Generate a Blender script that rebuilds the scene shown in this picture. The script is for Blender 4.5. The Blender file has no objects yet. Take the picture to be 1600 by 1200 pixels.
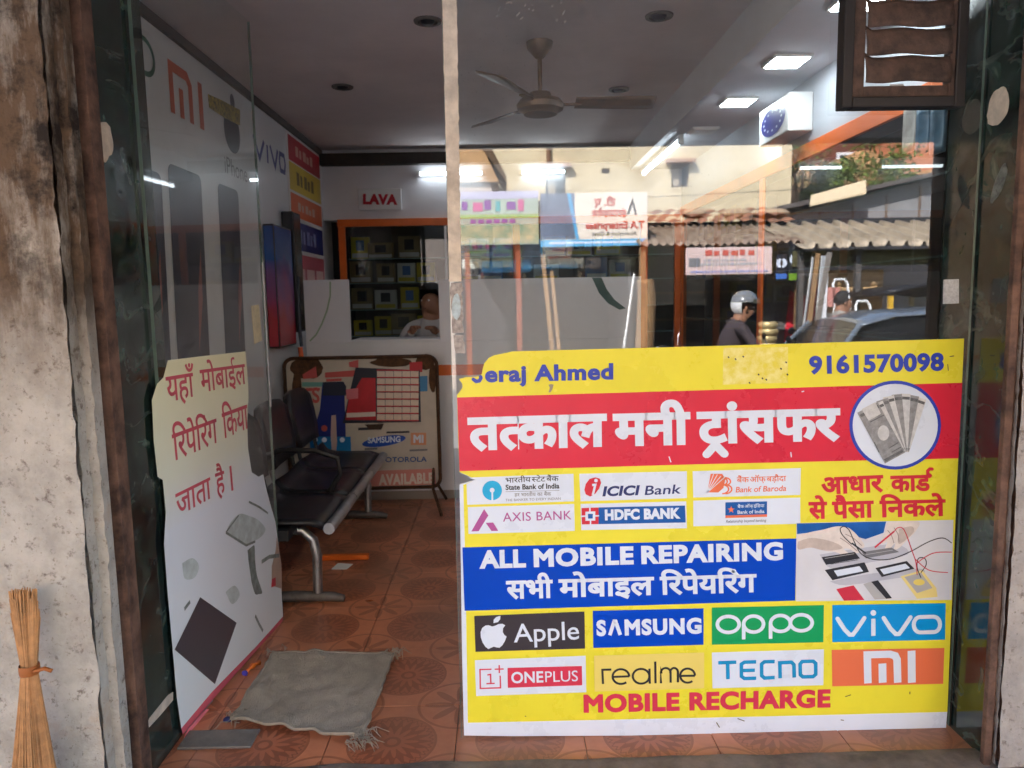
import bpy, bmesh, math, random
from mathutils import Vector, Matrix, noise
random.seed(7)
sc = bpy.context.scene
COL = sc.collection
R = math.radians

# ------------------------------------------------------------------ camera
F, CX, CY = 1155.0, 800.0, 600.0
EYE = Vector((0, 0, 1.39))
def cam_axes(yaw, p, r):
    s, c = math.sin, math.cos
    f = Vector((s(yaw)*c(p), c(yaw)*c(p), -s(p)))
    r0 = Vector((c(yaw), -s(yaw), 0)); u0 = r0.cross(f)
    return f, c(r)*r0 - s(r)*u0, s(r)*r0 + c(r)*u0
FW, RT, UP = cam_axes(R(.7), R(6.7), R(1.0))
cd = bpy.data.cameras.new('camera'); cam = bpy.data.objects.new('camera', cd); COL.objects.link(cam)
m3 = Matrix((RT, UP, -FW)).transposed()
cam.matrix_world = Matrix.Translation(EYE) @ m3.to_4x4()
cd.sensor_width = 36; cd.lens = F/1600*36; cd.clip_end = 2000; cd.clip_start = .02
cd.dof.use_dof = True; cd.dof.focus_distance = 2.3; cd.dof.aperture_fstop = 4.6
sc.camera = cam

# ------------------------------------------------------------------ world, sun, exposure
SUN = Vector((-.38, .60, .70)).normalized()
w = bpy.data.worlds.new('World'); sc.world = w; w.use_nodes = True
nt = w.node_tree; bg = nt.nodes['Background']
sky = nt.nodes.new('ShaderNodeTexSky'); sky.sky_type = 'NISHITA'; sky.sun_disc = False
sky.sun_elevation = math.asin(SUN.z); sky.sun_rotation = math.atan2(SUN.x, SUN.y)
nt.links.new(sky.outputs[0], bg.inputs[0]); bg.inputs[1].default_value = .15
sd = bpy.data.lights.new('sun', 'SUN'); sd.energy = 4.5; sd.angle = R(.53); sd.color = (1, .985, .965)
so = bpy.data.objects.new('sun', sd); COL.objects.link(so)
so.rotation_euler = (-SUN).to_track_quat('-Z', 'Y').to_euler(); so.location = (0, 0, 30)
sc.view_settings.view_transform = 'Standard'; sc.view_settings.look = 'None'
sc.view_settings.exposure = 2.85; sc.view_settings.gamma = 1
sc.cycles.max_bounces = 7; sc.cycles.diffuse_bounces = 4; sc.cycles.glossy_bounces = 3; sc.cycles.transparent_max_bounces = 16
sc.cycles.caustics_reflective = False; sc.cycles.caustics_refractive = False
sc.cycles.sample_clamp_indirect = 6
sc.cycles.use_adaptive_sampling = True; sc.cycles.adaptive_threshold = .03

# ------------------------------------------------------------------ pixel -> place
def ray(px, py): return FW + RT*((px-CX)/F) - UP*((py-CY)/F)
def aty(px, py, y): d = ray(px, py); return EYE + d*(y/d.y)
def atz(px, py, z): d = ray(px, py); return EYE + d*((z-EYE.z)/d.z)
def atx(px, py, x): d = ray(px, py); return EYE + d*(x/d.x)
def V(px, py, D):                    # where a thing seen in the pane stands, D metres behind the camera
    p = aty(px, py, 4.4+D); return Vector((p.x, -D, p.z))
class Plane:
    def __init__(s, o, ex, ey):
        s.o, s.ex, s.ey = Vector(o), Vector(ex).normalized(), Vector(ey).normalized(); s.n = s.ex.cross(s.ey)
        if s.n.dot(EYE-s.o) < 0: s.n = -s.n
    def uv(s, px, py):
        d = ray(px, py); t = (s.o-EYE).dot(s.n)/d.dot(s.n); q = EYE+d*t-s.o
        return (q.dot(s.ex), q.dot(s.ey))
    def w(s, u, v, off=0): return s.o + s.ex*u + s.ey*v + s.n*off

# ------------------------------------------------------------------ materials
def lin(c): c /= 255.0; return c/12.92 if c <= .04045 else ((c+.055)/1.055)**2.4
def S(r, g, b): return (lin(r), lin(g), lin(b))
MATS = {}
def mat(name, col=(.5, .5, .5), rough=.6, metal=0, spec=.5, vary=None, bump=None, emit=None, coat=0, col2=None, trans=0):
    if name in MATS: return MATS[name]
    m = bpy.data.materials.new(name); m.use_nodes = True; MATS[name] = m
    t = m.node_tree; b = t.nodes['Principled BSDF']
    b.inputs['Base Color'].default_value = (*col, 1); b.inputs['Roughness'].default_value = rough
    b.inputs['Metallic'].default_value = metal; b.inputs['Specular IOR Level'].default_value = spec
    b.inputs['Coat Weight'].default_value = coat
    if trans: b.inputs['Transmission Weight'].default_value = trans
    if emit: b.inputs['Emission Color'].default_value = (*emit[0], 1); b.inputs['Emission Strength'].default_value = emit[1]
    tc = t.nodes.new('ShaderNodeTexCoord')
    if vary:                               # (scale, amount[, second colour])
        n = t.nodes.new('ShaderNodeTexNoise'); n.inputs['Scale'].default_value = vary[0]; n.inputs['Detail'].default_value = 6
        n.inputs['Roughness'].default_value = .65
        t.links.new(tc.outputs['Object'], n.inputs['Vector'])
        r = t.nodes.new('ShaderNodeValToRGB'); a = vary[1]
        c2 = col2 if col2 else tuple(x*(1-a) for x in col)
        r.color_ramp.elements[0].position = .36; r.color_ramp.elements[1].position = .64
        r.color_ramp.elements[0].color = (*c2, 1); r.color_ramp.elements[1].color = (*[min(1, x*(1+a*.3)) for x in col], 1)
        t.links.new(n.outputs['Fac'], r.inputs[0]); t.links.new(r.outputs[0], b.inputs['Base Color'])
        mr = t.nodes.new('ShaderNodeMapRange'); mr.inputs[3].default_value = max(.02, rough-.1); mr.inputs[4].default_value = min(1, rough+.15)
        t.links.new(n.outputs['Fac'], mr.inputs[0]); t.links.new(mr.outputs[0], b.inputs['Roughness'])
    if bump:
        n2 = t.nodes.new('ShaderNodeTexNoise'); n2.inputs['Scale'].default_value = bump[0]; n2.inputs['Detail'].default_value = 8
        t.links.new(tc.outputs['Object'], n2.inputs['Vector'])
        bp = t.nodes.new('ShaderNodeBump'); bp.inputs['Strength'].default_value = bump[1]; bp.inputs['Distance'].default_value = .01
        t.links.new(n2.outputs['Fac'], bp.inputs['Height']); t.links.new(bp.outputs[0], b.inputs['Normal'])
    return m

def glass_mat(name, r0=.085, tint=(.93, .97, .95), dust_haze=.012, rough=.0):
    m = bpy.data.materials.new(name); m.use_nodes = True; MATS[name] = m
    t = m.node_tree; N = t.nodes; L = t.links; N.remove(N['Principled BSDF'])
    g = N.new('ShaderNodeNewGeometry'); dot = N.new('ShaderNodeVectorMath'); dot.operation = 'DOT_PRODUCT'
    L.new(g.outputs['Incoming'], dot.inputs[0]); L.new(g.outputs['Normal'], dot.inputs[1])
    def mth(op, a, b=None):
        n = N.new('ShaderNodeMath'); n.operation = op
        for i, x in enumerate((a, b)):
            if x is None: continue
            if isinstance(x, (int, float)): n.inputs[i].default_value = x
            else: L.new(x, n.inputs[i])
        return n.outputs[0]
    c = mth('ABSOLUTE', dot.outputs['Value']); k = mth('POWER', mth('SUBTRACT', 1, c), 5)
    fac = mth('ADD', mth('MULTIPLY', k, 1-r0), r0)
    tr = N.new('ShaderNodeBsdfTransparent'); tr.inputs[0].default_value = (*tint, 1)
    gl = N.new('ShaderNodeBsdfGlossy'); gl.inputs['Roughness'].default_value = rough
    mx = N.new('ShaderNodeMixShader'); L.new(fac, mx.inputs[0]); L.new(tr.outputs[0], mx.inputs[1]); L.new(gl.outputs[0], mx.inputs[2])
    tc = N.new('ShaderNodeTexCoord'); n1 = N.new('ShaderNodeTexNoise'); n1.inputs['Scale'].default_value = 3.2; n1.inputs['Detail'].default_value = 9
    n1.inputs['Roughness'].default_value = .75
    L.new(tc.outputs['Object'], n1.inputs['Vector'])
    rp = N.new('ShaderNodeMapRange'); rp.inputs[1].default_value = .48; rp.inputs[2].default_value = .75; rp.inputs[4].default_value = dust_haze*3
    L.new(n1.outputs['Fac'], rp.inputs[0])
    # dried specks
    vo = N.new('ShaderNodeTexVoronoi'); vo.inputs['Scale'].default_value = 55; L.new(tc.outputs['Object'], vo.inputs['Vector'])
    n3 = N.new('ShaderNodeTexNoise'); n3.inputs['Scale'].default_value = 2.1; L.new(tc.outputs['Object'], n3.inputs['Vector'])
    sp = mth('MULTIPLY', mth('LESS_THAN', vo.outputs['Distance'], .11), mth('GREATER_THAN', n3.outputs['Fac'], .6))
    df = N.new('ShaderNodeBsdfDiffuse'); df.inputs[0].default_value = (.75, .73, .7, 1)
    m2 = N.new('ShaderNodeMixShader'); L.new(mth('ADD', mth('ADD', rp.outputs[0], dust_haze*.5), mth('MULTIPLY', sp, .12)), m2.inputs[0])
    L.new(mx.outputs[0], m2.inputs[1]); L.new(df.outputs[0], m2.inputs[2]); L.new(m2.outputs[0], N['Material Output'].inputs[0])
    return m

def marble_mat():
    m = mat('green_marble', S(26, 34, 32), .07, spec=.6); t = m.node_tree; N = t.nodes; L = t.links; b = N['Principled BSDF']
    tc = N.new('ShaderNodeTexCoord')
    n1 = N.new('ShaderNodeTexNoise'); n1.inputs['Scale'].default_value = 9; n1.inputs['Detail'].default_value = 8; n1.inputs['Distortion'].default_value = 1.2
    L.new(tc.outputs['Object'], n1.inputs['Vector'])
    r = N.new('ShaderNodeValToRGB'); e = r.color_ramp.elements
    e[0].position = .40; e[0].color = (*S(18, 24, 24), 1); e[1].position = .66; e[1].color = (*S(42, 62, 56), 1)
    k = e.new(.74); k.color = (*S(90, 108, 98), 1)
    L.new(n1.outputs['Fac'], r.inputs[0])
    n2 = N.new('ShaderNodeTexNoise'); n2.inputs['Scale'].default_value = 2.2; n2.inputs['Detail'].default_value = 7; n2.inputs['Distortion'].default_value = 1.2
    L.new(tc.outputs['Object'], n2.inputs['Vector'])
    r2 = N.new('ShaderNodeValToRGB'); e = r2.color_ramp.elements
    e[0].position = .487; e[0].color = (0, 0, 0, 1); e[1].position = .5; e[1].color = (.12, .12, .12, 1); k = e.new(.513); k.color = (0, 0, 0, 1)
    L.new(n2.outputs['Fac'], r2.inputs[0])
    mx = N.new('ShaderNodeMix'); mx.data_type = 'RGBA'; L.new(r2.outputs[0], mx.inputs[0]); L.new(r.outputs[0], mx.inputs[6]); mx.inputs[7].default_value = (*S(150, 160, 150), 1)
    L.new(mx.outputs[2], b.inputs['Base Color'])
    n3 = N.new('ShaderNodeTexNoise'); n3.inputs['Scale'].default_value = 14; L.new(tc.outputs['Object'], n3.inputs['Vector'])
    mr = N.new('ShaderNodeMapRange'); mr.inputs[1].default_value = .35; mr.inputs[2].default_value = .75; mr.inputs[3].default_value = .05; mr.inputs[4].default_value = .3
    L.new(n3.outputs['Fac'], mr.inputs[0]); L.new(mr.outputs[0], b.inputs['Roughness'])
    return m

def plaster_mat(name, base, damp, z0, z1):
    """old limewash: chips, soot and rusty water stains (more of them high up under the leaking slab)"""
    m = mat(name, base, .9, bump=(60, .5)); t = m.node_tree; N = t.nodes; L = t.links; b = N['Principled BSDF']
    tc = N.new('ShaderNodeTexCoord'); sx = N.new('ShaderNodeSeparateXYZ'); L.new(tc.outputs['Object'], sx.inputs[0])
    def noi(scale, det, stretch=None):
        n = N.new('ShaderNodeTexNoise'); n.inputs['Scale'].default_value = scale; n.inputs['Detail'].default_value = det; n.inputs['Roughness'].default_value = .7
        if stretch:
            mp = N.new('ShaderNodeMapping'); mp.inputs['Scale'].default_value = stretch; L.new(tc.outputs['Object'], mp.inputs[0]); L.new(mp.outputs[0], n.inputs['Vector'])
        else: L.new(tc.outputs['Object'], n.inputs['Vector'])
        return n.outputs['Fac']
    def rng(x, a, b_, lo=0, hi=1):
        n = N.new('ShaderNodeMapRange'); n.inputs[1].default_value = a; n.inputs[2].default_value = b_; n.inputs[3].default_value = lo; n.inputs[4].default_value = hi
        L.new(x, n.inputs[0]); return n.outputs[0]
    def mix(f, a, c):
        n = N.new('ShaderNodeMix'); n.data_type = 'RGBA'; L.new(f, n.inputs[0])
        if isinstance(a, tuple): n.inputs[6].default_value = (*a, 1)
        else: L.new(a, n.inputs[6])
        n.inputs[7].default_value = (*c, 1); return n.outputs[2]
    def mul(a, c):
        n = N.new('ShaderNodeMath'); n.operation = 'MULTIPLY'; L.new(a, n.inputs[0]); L.new(c, n.inputs[1]); return n.outputs[0]
    def add(a, c):
        n = N.new('ShaderNodeMath'); n.operation = 'ADD'; L.new(a, n.inputs[0])
        if isinstance(c, float): n.inputs[1].default_value = c
        else: L.new(c, n.inputs[1])
        n.use_clamp = True; return n.outputs[0]
    c = mix(rng(noi(7, 9), .42, .62), base, tuple(x*.72 for x in base))
    c = mix(rng(noi(24, 7), .57, .66, 0, .8), c, S(92, 80, 72)); c = mix(rng(noi(60, 4), .60, .66, 0, .7), c, S(120, 110, 100))
    c = mix(rng(noi(3.1, 8), .56, .70, 0, .5), c, S(170, 136, 104))
    st = add(rng(noi(9, 8, (1, 1, .22)), .33, .52), 0.0)
    hi = rng(sx.outputs['Z'], z0, z1)
    c = mix(mul(st, hi), c, damp)
    c = mix(mul(rng(noi(5, 8), .46, .58), rng(sx.outputs['Z'], z0+.1, z1+.15)), c, S(30, 20, 14))
    L.new(c, b.inputs['Base Color'])
    return m

def tile_mat():
    m = mat('floor_tile_print', S(150, 84, 48), .28, spec=.5); t = m.node_tree; N = t.nodes; L = t.links; b = N['Principled BSDF']
    tc = N.new('ShaderNodeTexCoord'); sx = N.new('ShaderNodeSeparateXYZ'); L.new(tc.outputs['Object'], sx.inputs[0])
    def M(op, a, c=None, d=None):
        n = N.new('ShaderNodeMath'); n.operation = op
        for i, x in enumerate((a, c, d)):
            if x is None: continue
            if isinstance(x, (int, float)): n.inputs[i].default_value = x
            else: L.new(x, n.inputs[i])
        return n.outputs[0]
    X, Y = sx.outputs['X'], sx.outputs['Y']
    r = M('SQRT', M('ADD', M('MULTIPLY', X, X), M('MULTIPLY', Y, Y))); a = M('ARCTAN2', Y, X)
    cx = M('SUBTRACT', .2025, M('ABSOLUTE', X)); cy = M('SUBTRACT', .2075, M('ABSOLUTE', Y))
    rc = M('SQRT', M('ADD', M('MULTIPLY', cx, cx), M('MULTIPLY', cy, cy))); ac = M('ARCTAN2', cy, cx)
    def band(v, lo, hi): return M('MULTIPLY', M('GREATER_THAN', v, lo), M('LESS_THAN', v, hi))
    pet = M('ADD', .062, M('MULTIPLY', .022, M('COSINE', M('MULTIPLY', a, 14))))
    pet2 = M('ADD', .102, M('MULTIPLY', .016, M('COSINE', M('MULTIPLY', a, 22))))
    dark = M('MAXIMUM', band(r, pet, pet2), M('MAXIMUM', band(r, .016, .028), band(r, .134, .142)))
    star = M('ADD', .075, M('MULTIPLY', .045, M('COSINE', M('MULTIPLY', ac, 8))))
    dark2 = M('MAXIMUM', band(rc, .02, star), band(rc, .135, .145))
    dots = band(M('ADD', r, M('MULTIPLY', .006, M('COSINE', M('MULTIPLY', a, 40)))), .120, .127)
    n1 = N.new('ShaderNodeTexNoise'); n1.inputs['Scale'].default_value = 30; n1.inputs['Detail'].default_value = 6; L.new(tc.outputs['Object'], n1.inputs['Vector'])
    g = N.new('ShaderNodeNewGeometry'); n2 = N.new('ShaderNodeTexNoise'); n2.inputs['Scale'].default_value = 2.2; n2.inputs['Detail'].default_value = 5; L.new(g.outputs['Position'], n2.inputs['Vector'])
    def mix(f, p, q):
        n = N.new('ShaderNodeMix'); n.data_type = 'RGBA'; L.new(f, n.inputs[0])
        for i, x in ((6, p), (7, q)):
            if isinstance(x, tuple): n.inputs[i].default_value = (*x, 1)
            else: L.new(x, n.inputs[i])
        return n.outputs[2]
    c = mix(n1.outputs['Fac'], S(212, 138, 100), S(184, 110, 80))
    c = mix(M('MULTIPLY', M('LESS_THAN', r, .134), .55), c, S(150, 78, 54))
    c = mix(M('MULTIPLY', M('MAXIMUM', dark, dots), .58), c, S(112, 60, 42))
    c = mix(M('MULTIPLY', dark2, .5), c, S(112, 58, 36))
    mr = N.new('ShaderNodeMapRange'); mr.inputs[1].default_value = .40; mr.inputs[2].default_value = .66; mr.inputs[4].default_value = .7
    L.new(n2.outputs['Fac'], mr.inputs[0]); c = mix(mr.outputs[0], c, S(140, 98, 78))
    L.new(c, b.inputs['Base Color'])
    rr = N.new('ShaderNodeMapRange'); rr.inputs[3].default_value = .18; rr.inputs[4].default_value = .5; L.new(n2.outputs['Fac'], rr.inputs[0]); L.new(rr.outputs[0], b.inputs['Roughness'])
    return m

# ------------------------------------------------------------------ mesh helpers
def org(o):
    p = Vector((0, 0, 0))
    while o is not None: p += o.location; o = o.parent
    return p
def tag(o, label=None, cat=None, group=None, kind=None):
    if label: o['label'] = label
    if cat: o['category'] = cat
    if group: o['group'] = group
    if kind: o['kind'] = kind
    return o
def thing(name, label, cat, loc=(0, 0, 0), group=None):
    o = bpy.data.objects.new(name, None); COL.objects.link(o); o.location = loc; o.empty_display_size = .1
    return tag(o, label, cat, group)
class MB:
    def __init__(s): s.v = []; s.f = []; s.mi = []; s.cur = 0
    def add(s, vs, fs):
        b = len(s.v); s.v += [Vector(x) for x in vs]
        for f in fs: s.f.append(tuple(b+i for i in f)); s.mi.append(s.cur)
        return s
    def box(s, lo, hi, mtx=None):
        (x0, y0, z0), (x1, y1, z1) = lo, hi
        vs = [Vector(p) for p in ((x0,y0,z0),(x1,y0,z0),(x1,y1,z0),(x0,y1,z0),(x0,y0,z1),(x1,y0,z1),(x1,y1,z1),(x0,y1,z1))]
        if mtx is not None: vs = [mtx @ p for p in vs]
        return s.add(vs, [(0,3,2,1),(4,5,6,7),(0,1,5,4),(1,2,6,5),(2,3,7,6),(3,0,4,7)])
    def beam(s, a, b, wx, wz, up=(0, 0, 1)):
        a, b = Vector(a), Vector(b); d = (b-a); L = d.length; d.normalize()
        x = d.cross(Vector(up));
        if x.length < 1e-4: x = d.cross(Vector((1, 0, 0)))
        x.normalize(); z = x.cross(d)
        m = Matrix((x, d, z)).transposed().to_4x4(); m.translation = a
        return s.box((-wx/2, 0, -wz/2), (wx/2, L, wz/2), m)
    def poly(s, pts): return s.add(pts, [tuple(range(len(pts)))])
    def prism(s, pts, off):
        n = len(pts); off = Vector(off); pts = [Vector(p) for p in pts]
        return s.add(pts+[p+off for p in pts], [tuple(range(n))[::-1], tuple(range(n, 2*n))]+[(i, (i+1) % n, n+(i+1) % n, n+i) for i in range(n)])
    def tube(s, path, r, n=8, caps=True):
        path = [Vector(p) for p in path]; k = len(path); rs = r if isinstance(r, (list, tuple)) else [r]*k
        vs = []; fs = []; ref = None
        for i, p in enumerate(path):
            d = (path[min(i+1, k-1)]-path[max(i-1, 0)]).normalized()
            if ref is None:
                ref = d.cross(Vector((0, 0, 1)));
                if ref.length < .05: ref = d.cross(Vector((1, 0, 0)))
            ref = (ref-d*ref.dot(d)).normalized(); b = d.cross(ref)
            for j in range(n):
                t = 2*math.pi*j/n; vs.append(p+(ref*math.cos(t)+b*math.sin(t))*rs[i])
        for i in range(k-1):
            for j in range(n): fs.append((i*n+j, i*n+(j+1) % n, (i+1)*n+(j+1) % n, (i+1)*n+j))
        if caps: fs += [tuple(range(n))[::-1], tuple(range((k-1)*n, k*n))]
        return s.add(vs, fs)
    def cyl(s, a, b, r0, r1=None, n=16): return s.tube([a, b], [r0, r0 if r1 is None else r1], n)
    def lathe(s, c, prof, n=24, axis='z'):
        c = Vector(c); vs = []; fs = []; k = len(prof)
        for (r, h) in prof:
            for j in range(n):
                t = 2*math.pi*j/n; x, y = r*math.cos(t), r*math.sin(t)
                vs.append(c+Vector({'z': (x, y, h), 'y': (x, h, y), 'x': (h, x, y)}[axis]))
        for i in range(k-1):
            for j in range(n): fs.append((i*n+j, i*n+(j+1) % n, (i+1)*n+(j+1) % n, (i+1)*n+j))
        return s.add(vs, fs)
    def grid(s, fn, nu, nv):
        vs = [fn(i/nu, j/nv) for j in range(nv+1) for i in range(nu+1)]
        return s.add(vs, [(j*(nu+1)+i, j*(nu+1)+i+1, (j+1)*(nu+1)+i+1, (j+1)*(nu+1)+i) for j in range(nv) for i in range(nu)])
    def ell(s, c, rx, ry, rz, nu=20, nv=12, lo=-90, hi=90):
        c = Vector(c); a0, a1 = R(lo), R(hi)
        vs = []; fs = []
        for i in range(nv+1):
            t = a0+(a1-a0)*i/nv
            for j in range(nu):
                p = 2*math.pi*j/nu; vs.append(c+Vector((rx*math.cos(t)*math.cos(p), ry*math.cos(t)*math.sin(p), rz*math.sin(t))))
        for i in range(nv):
            for j in range(nu): fs.append((i*nu+j, i*nu+(j+1) % nu, (i+1)*nu+(j+1) % nu, (i+1)*nu+j))
        return s.add(vs, fs)
    def build(s, name, mats, parent=None, smooth=False, bev=0, **kw):
        me = bpy.data.meshes.new(name); o0 = org(parent)
        me.from_pydata([tuple(v-o0) for v in s.v], [], s.f)
        for m in (mats if isinstance(mats, list) else [mats]): me.materials.append(m)
        me.polygons.foreach_set('material_index', s.mi)
        bm = bmesh.new(); bm.from_mesh(me); bmesh.ops.recalc_face_normals(bm, faces=bm.faces); bm.to_mesh(me); bm.free()
        if smooth: me.polygons.foreach_set('use_smooth', [True]*len(me.polygons))
        me.update(); o = bpy.data.objects.new(name, me); COL.objects.link(o); o.parent = parent
        if smooth == 'auto':
            try: me.set_sharp_from_angle(angle=R(40))
            except Exception: pass
        if bev:
            b = o.modifiers.new('bevel', 'BEVEL'); b.width = bev; b.segments = 2; b.limit_method = 'ANGLE'; b.angle_limit = R(50)
        return tag(o, **kw)
def boxo(name, m, lo, hi, parent=None, bev=0, **kw): return MB().box(lo, hi).build(name, m, parent, bev=bev, **kw)
def copy_tree(o, parent=None):
    c = o.copy(); COL.objects.link(c); c.parent = parent
    for ch in list(o.children): copy_tree(ch, c)
    return c

# ---- lettering: outlines of Blender's built-in font, flattened and laid on a plane
TXT = {}
def glyphs(body, bold=0, space=1.0, res=4, shear=0):
    key = (body, bold, space, shear)
    if key in TXT: return TXT[key]
    c = bpy.data.curves.new('t', 'FONT'); c.body = body; c.size = 1; c.resolution_u = res; c.fill_mode = 'FRONT'
    c.bevel_depth = bold; c.bevel_resolution = 1; c.space_character = space; c.shear = shear
    o = bpy.data.objects.new('t', c); COL.objects.link(o)
    me = bpy.data.meshes.new_from_object(o.evaluated_get(bpy.context.evaluated_depsgraph_get()))
    vs = [(v.co.x, v.co.y, v.co.z/max(bold, 1e-6) if bold else 0) for v in me.vertices]; fs = [tuple(p.vertices) for p in me.polygons]
    bpy.data.objects.remove(o); bpy.data.curves.remove(c); bpy.data.meshes.remove(me)
    if bold:                                   # keep the front half only
        keep = [f for f in fs if sum(vs[i][2] for i in f)/len(f) > -.05]; fs = keep
    TXT[key] = (vs, fs); return TXT[key]
def clip_right(vs, fs, x):
    bm = bmesh.new(); bv = [bm.verts.new(v) for v in vs]
    for f in fs:
        try: bm.faces.new([bv[i] for i in f])
        except ValueError: pass
    bmesh.ops.bisect_plane(bm, geom=bm.verts[:]+bm.edges[:]+bm.faces[:], plane_co=(x, 0, 0), plane_no=(1, 0, 0), clear_outer=True)
    bm.verts.index_update(); out = ([tuple(v.co) for v in bm.verts], [tuple(v.index for v in f.verts) for f in bm.faces]); bm.free(); return out
def stroke2d(path, wd, closed=False, round_cap=False):
    P = [Vector((p[0], p[1])) for p in path]; n = len(P); L = []; Rr = []
    for i in range(n):
        a = P[(i-1) % n] if (closed or i > 0) else None; b = P[(i+1) % n] if (closed or i < n-1) else None
        d1 = (P[i]-a).normalized() if a is not None else None; d2 = (b-P[i]).normalized() if b is not None else None
        if d1 is None: nn = Vector((-d2.y, d2.x)); k = 1
        elif d2 is None: nn = Vector((-d1.y, d1.x)); k = 1
        else:
            t = d1+d2
            if t.length < 1e-6: t = d1
            t.normalize(); nn = Vector((-t.y, t.x)); k = min(2.2, 1/max(.3, nn.dot(Vector((-d1.y, d1.x)))))
        L.append(P[i]+nn*wd/2*k); Rr.append(P[i]-nn*wd/2*k)
    vs = [(p.x, p.y, 0) for p in L]+[(p.x, p.y, 0) for p in Rr]; m = n if closed else n-1
    fs = [(n+i, n+(i+1) % n, (i+1) % n, i) for i in range(m)]
    if round_cap:
        for q in (P[0], P[-1]):
            b = len(vs); vs += [(q.x+wd/2*math.cos(t*math.pi/5), q.y+wd/2*math.sin(t*math.pi/5), .3) for t in range(10)]; fs.append(tuple(range(b, b+10)))
    return vs, fs
def word(pieces, bold, space=1.0):
    """pieces: str, ('half', letter, fraction) for a half form, or ('mark', kind) over / under the last letter"""
    vs, fs = [], []; x = 0; last = (0, 0)
    def put(v, f, dx):
        b = len(vs); vs.extend([(p[0]+dx, p[1], p[2]) for p in v]); fs.extend([tuple(b+i for i in q) for q in f])
    for p in pieces:
        if isinstance(p, str):
            v, f = glyphs(p, bold, space); w_ = max(q[0] for q in v)-bold; put(v, f, x); last = (x, x+w_); x += w_
        elif p[0] == 'half':
            v, f = glyphs(p[1], bold, space); w_ = (max(q[0] for q in v)-bold)*p[2]; v, f = clip_right(v, f, w_+bold*.5); put(v, f, x); x += w_
        elif p[0] == 'ra':                         # rakar under the letter that starts at last[0]
            cx = last[0]+p[1]; v, f = stroke2d([(cx-.17, -.27), (cx, -.06), (cx+.17, -.27)], .085+bold*1.8, round_cap=True); put(v, f, 0)
        elif p[0] == 'reph':
            cx = last[1]+p[1]; v, f = stroke2d([(cx+.02, .62), (cx-.09, .70), (cx-.09, .82), (cx, .90), (cx+.10, .89)], .075+bold*1.6, round_cap=True); put(v, f, 0)
        elif p[0] == 'rk': v, f = stroke2d([(last[0]+.10, .02), (last[0]+.40, .20)], .075+bold*1.6); put(v, f, 0)
        elif p[0] == 'gap': x += p[1]
    return vs, fs
def letter(name, geo, m, parent, pl, p0, p1, h, ref=.622, off=.001, up=None):
    """lay 2D lettering on plane pl: baseline from pixel p0 to pixel p1, letters h pixels tall"""
    vs, fs = geo; u0 = min(v[0] for v in vs); u1 = max(v[0] for v in vs)
    a = Vector(pl.uv(*p0)); b = Vector(pl.uv(*p1)); d = b-a
    if up is None: up = Vector((p1[1]-p0[1], -(p1[0]-p0[0]))).normalized()
    t = Vector(pl.uv(p0[0]+up[0]*h, p0[1]+up[1]*h))-a
    mb = MB(); mb.add([pl.w(*(a+d*((v[0]-u0)/(u1-u0))+t*(v[1]/ref)), off+v[2]*.00008) for v in vs], fs)
    return mb.build(name, m, parent)
def patch(name, m, parent, pl, pts, off=.001, thick=0):
    q = [pl.w(*pl.uv(*p), off) for p in pts]
    mb = MB(); mb.prism(q, -pl.n*thick) if thick else mb.poly(q)
    return mb.build(name, m, parent)
def strokes(name, m, parent, pl, paths, wpx, off=.001, closed=False, cap=False):
    if name == 'picture_wire': paths = [smooth_path(p) for p in paths]; name = 'picture_cord'
    if name in ('scratch', 'picture_cord', 'puncture', 'scuff', 'ray', 'note_line', 'picture_wire', 'picture_finger') and len(paths) > 1:
        for p in paths: strokes(name, m, parent, pl, [p], wpx, off, closed, cap)
        return
    mb = MB()
    for k, path in enumerate(paths):
        uv = [pl.uv(*p) for p in path]; c = path[0]; a = Vector(pl.uv(c[0]-5, c[1]-5)); b = Vector(pl.uv(c[0]+5, c[1]+5)); s_ = (b-a).length/14.14
        v, f = stroke2d(uv, wpx*s_, closed, cap); mb.add([pl.w(p[0], p[1], off+k*.00006+p[2]*.00006) for p in v], f)
    return mb.build(name, m, parent)
def smooth_path(p, k=5):
    out = []
    for i in range(len(p)-1):
        a, b, c, d = (Vector(p[max(0, i-1)]), Vector(p[i]), Vector(p[i+1]), Vector(p[min(len(p)-1, i+2)]))
        for j in range(k): t = j/k; out.append(tuple(.5*((2*b)+(c-a)*t+(2*a-5*b+4*c-d)*t*t+(3*b-a-3*c+d)*t**3)))
    return out+[tuple(p[-1])]
def arc(cx, cy, rx, ry, a0, a1, n=20): return [(cx+rx*math.cos(R(a0+(a1-a0)*i/n)), cy-ry*math.sin(R(a0+(a1-a0)*i/n))) for i in range(n+1)]
def ring(cx, cy, rx, ry, n=32): return [(cx+rx*math.cos(2*math.pi*i/n), cy-ry*math.sin(2*math.pi*i/n)) for i in range(n)]
def quad(*c): return list(c)

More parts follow.
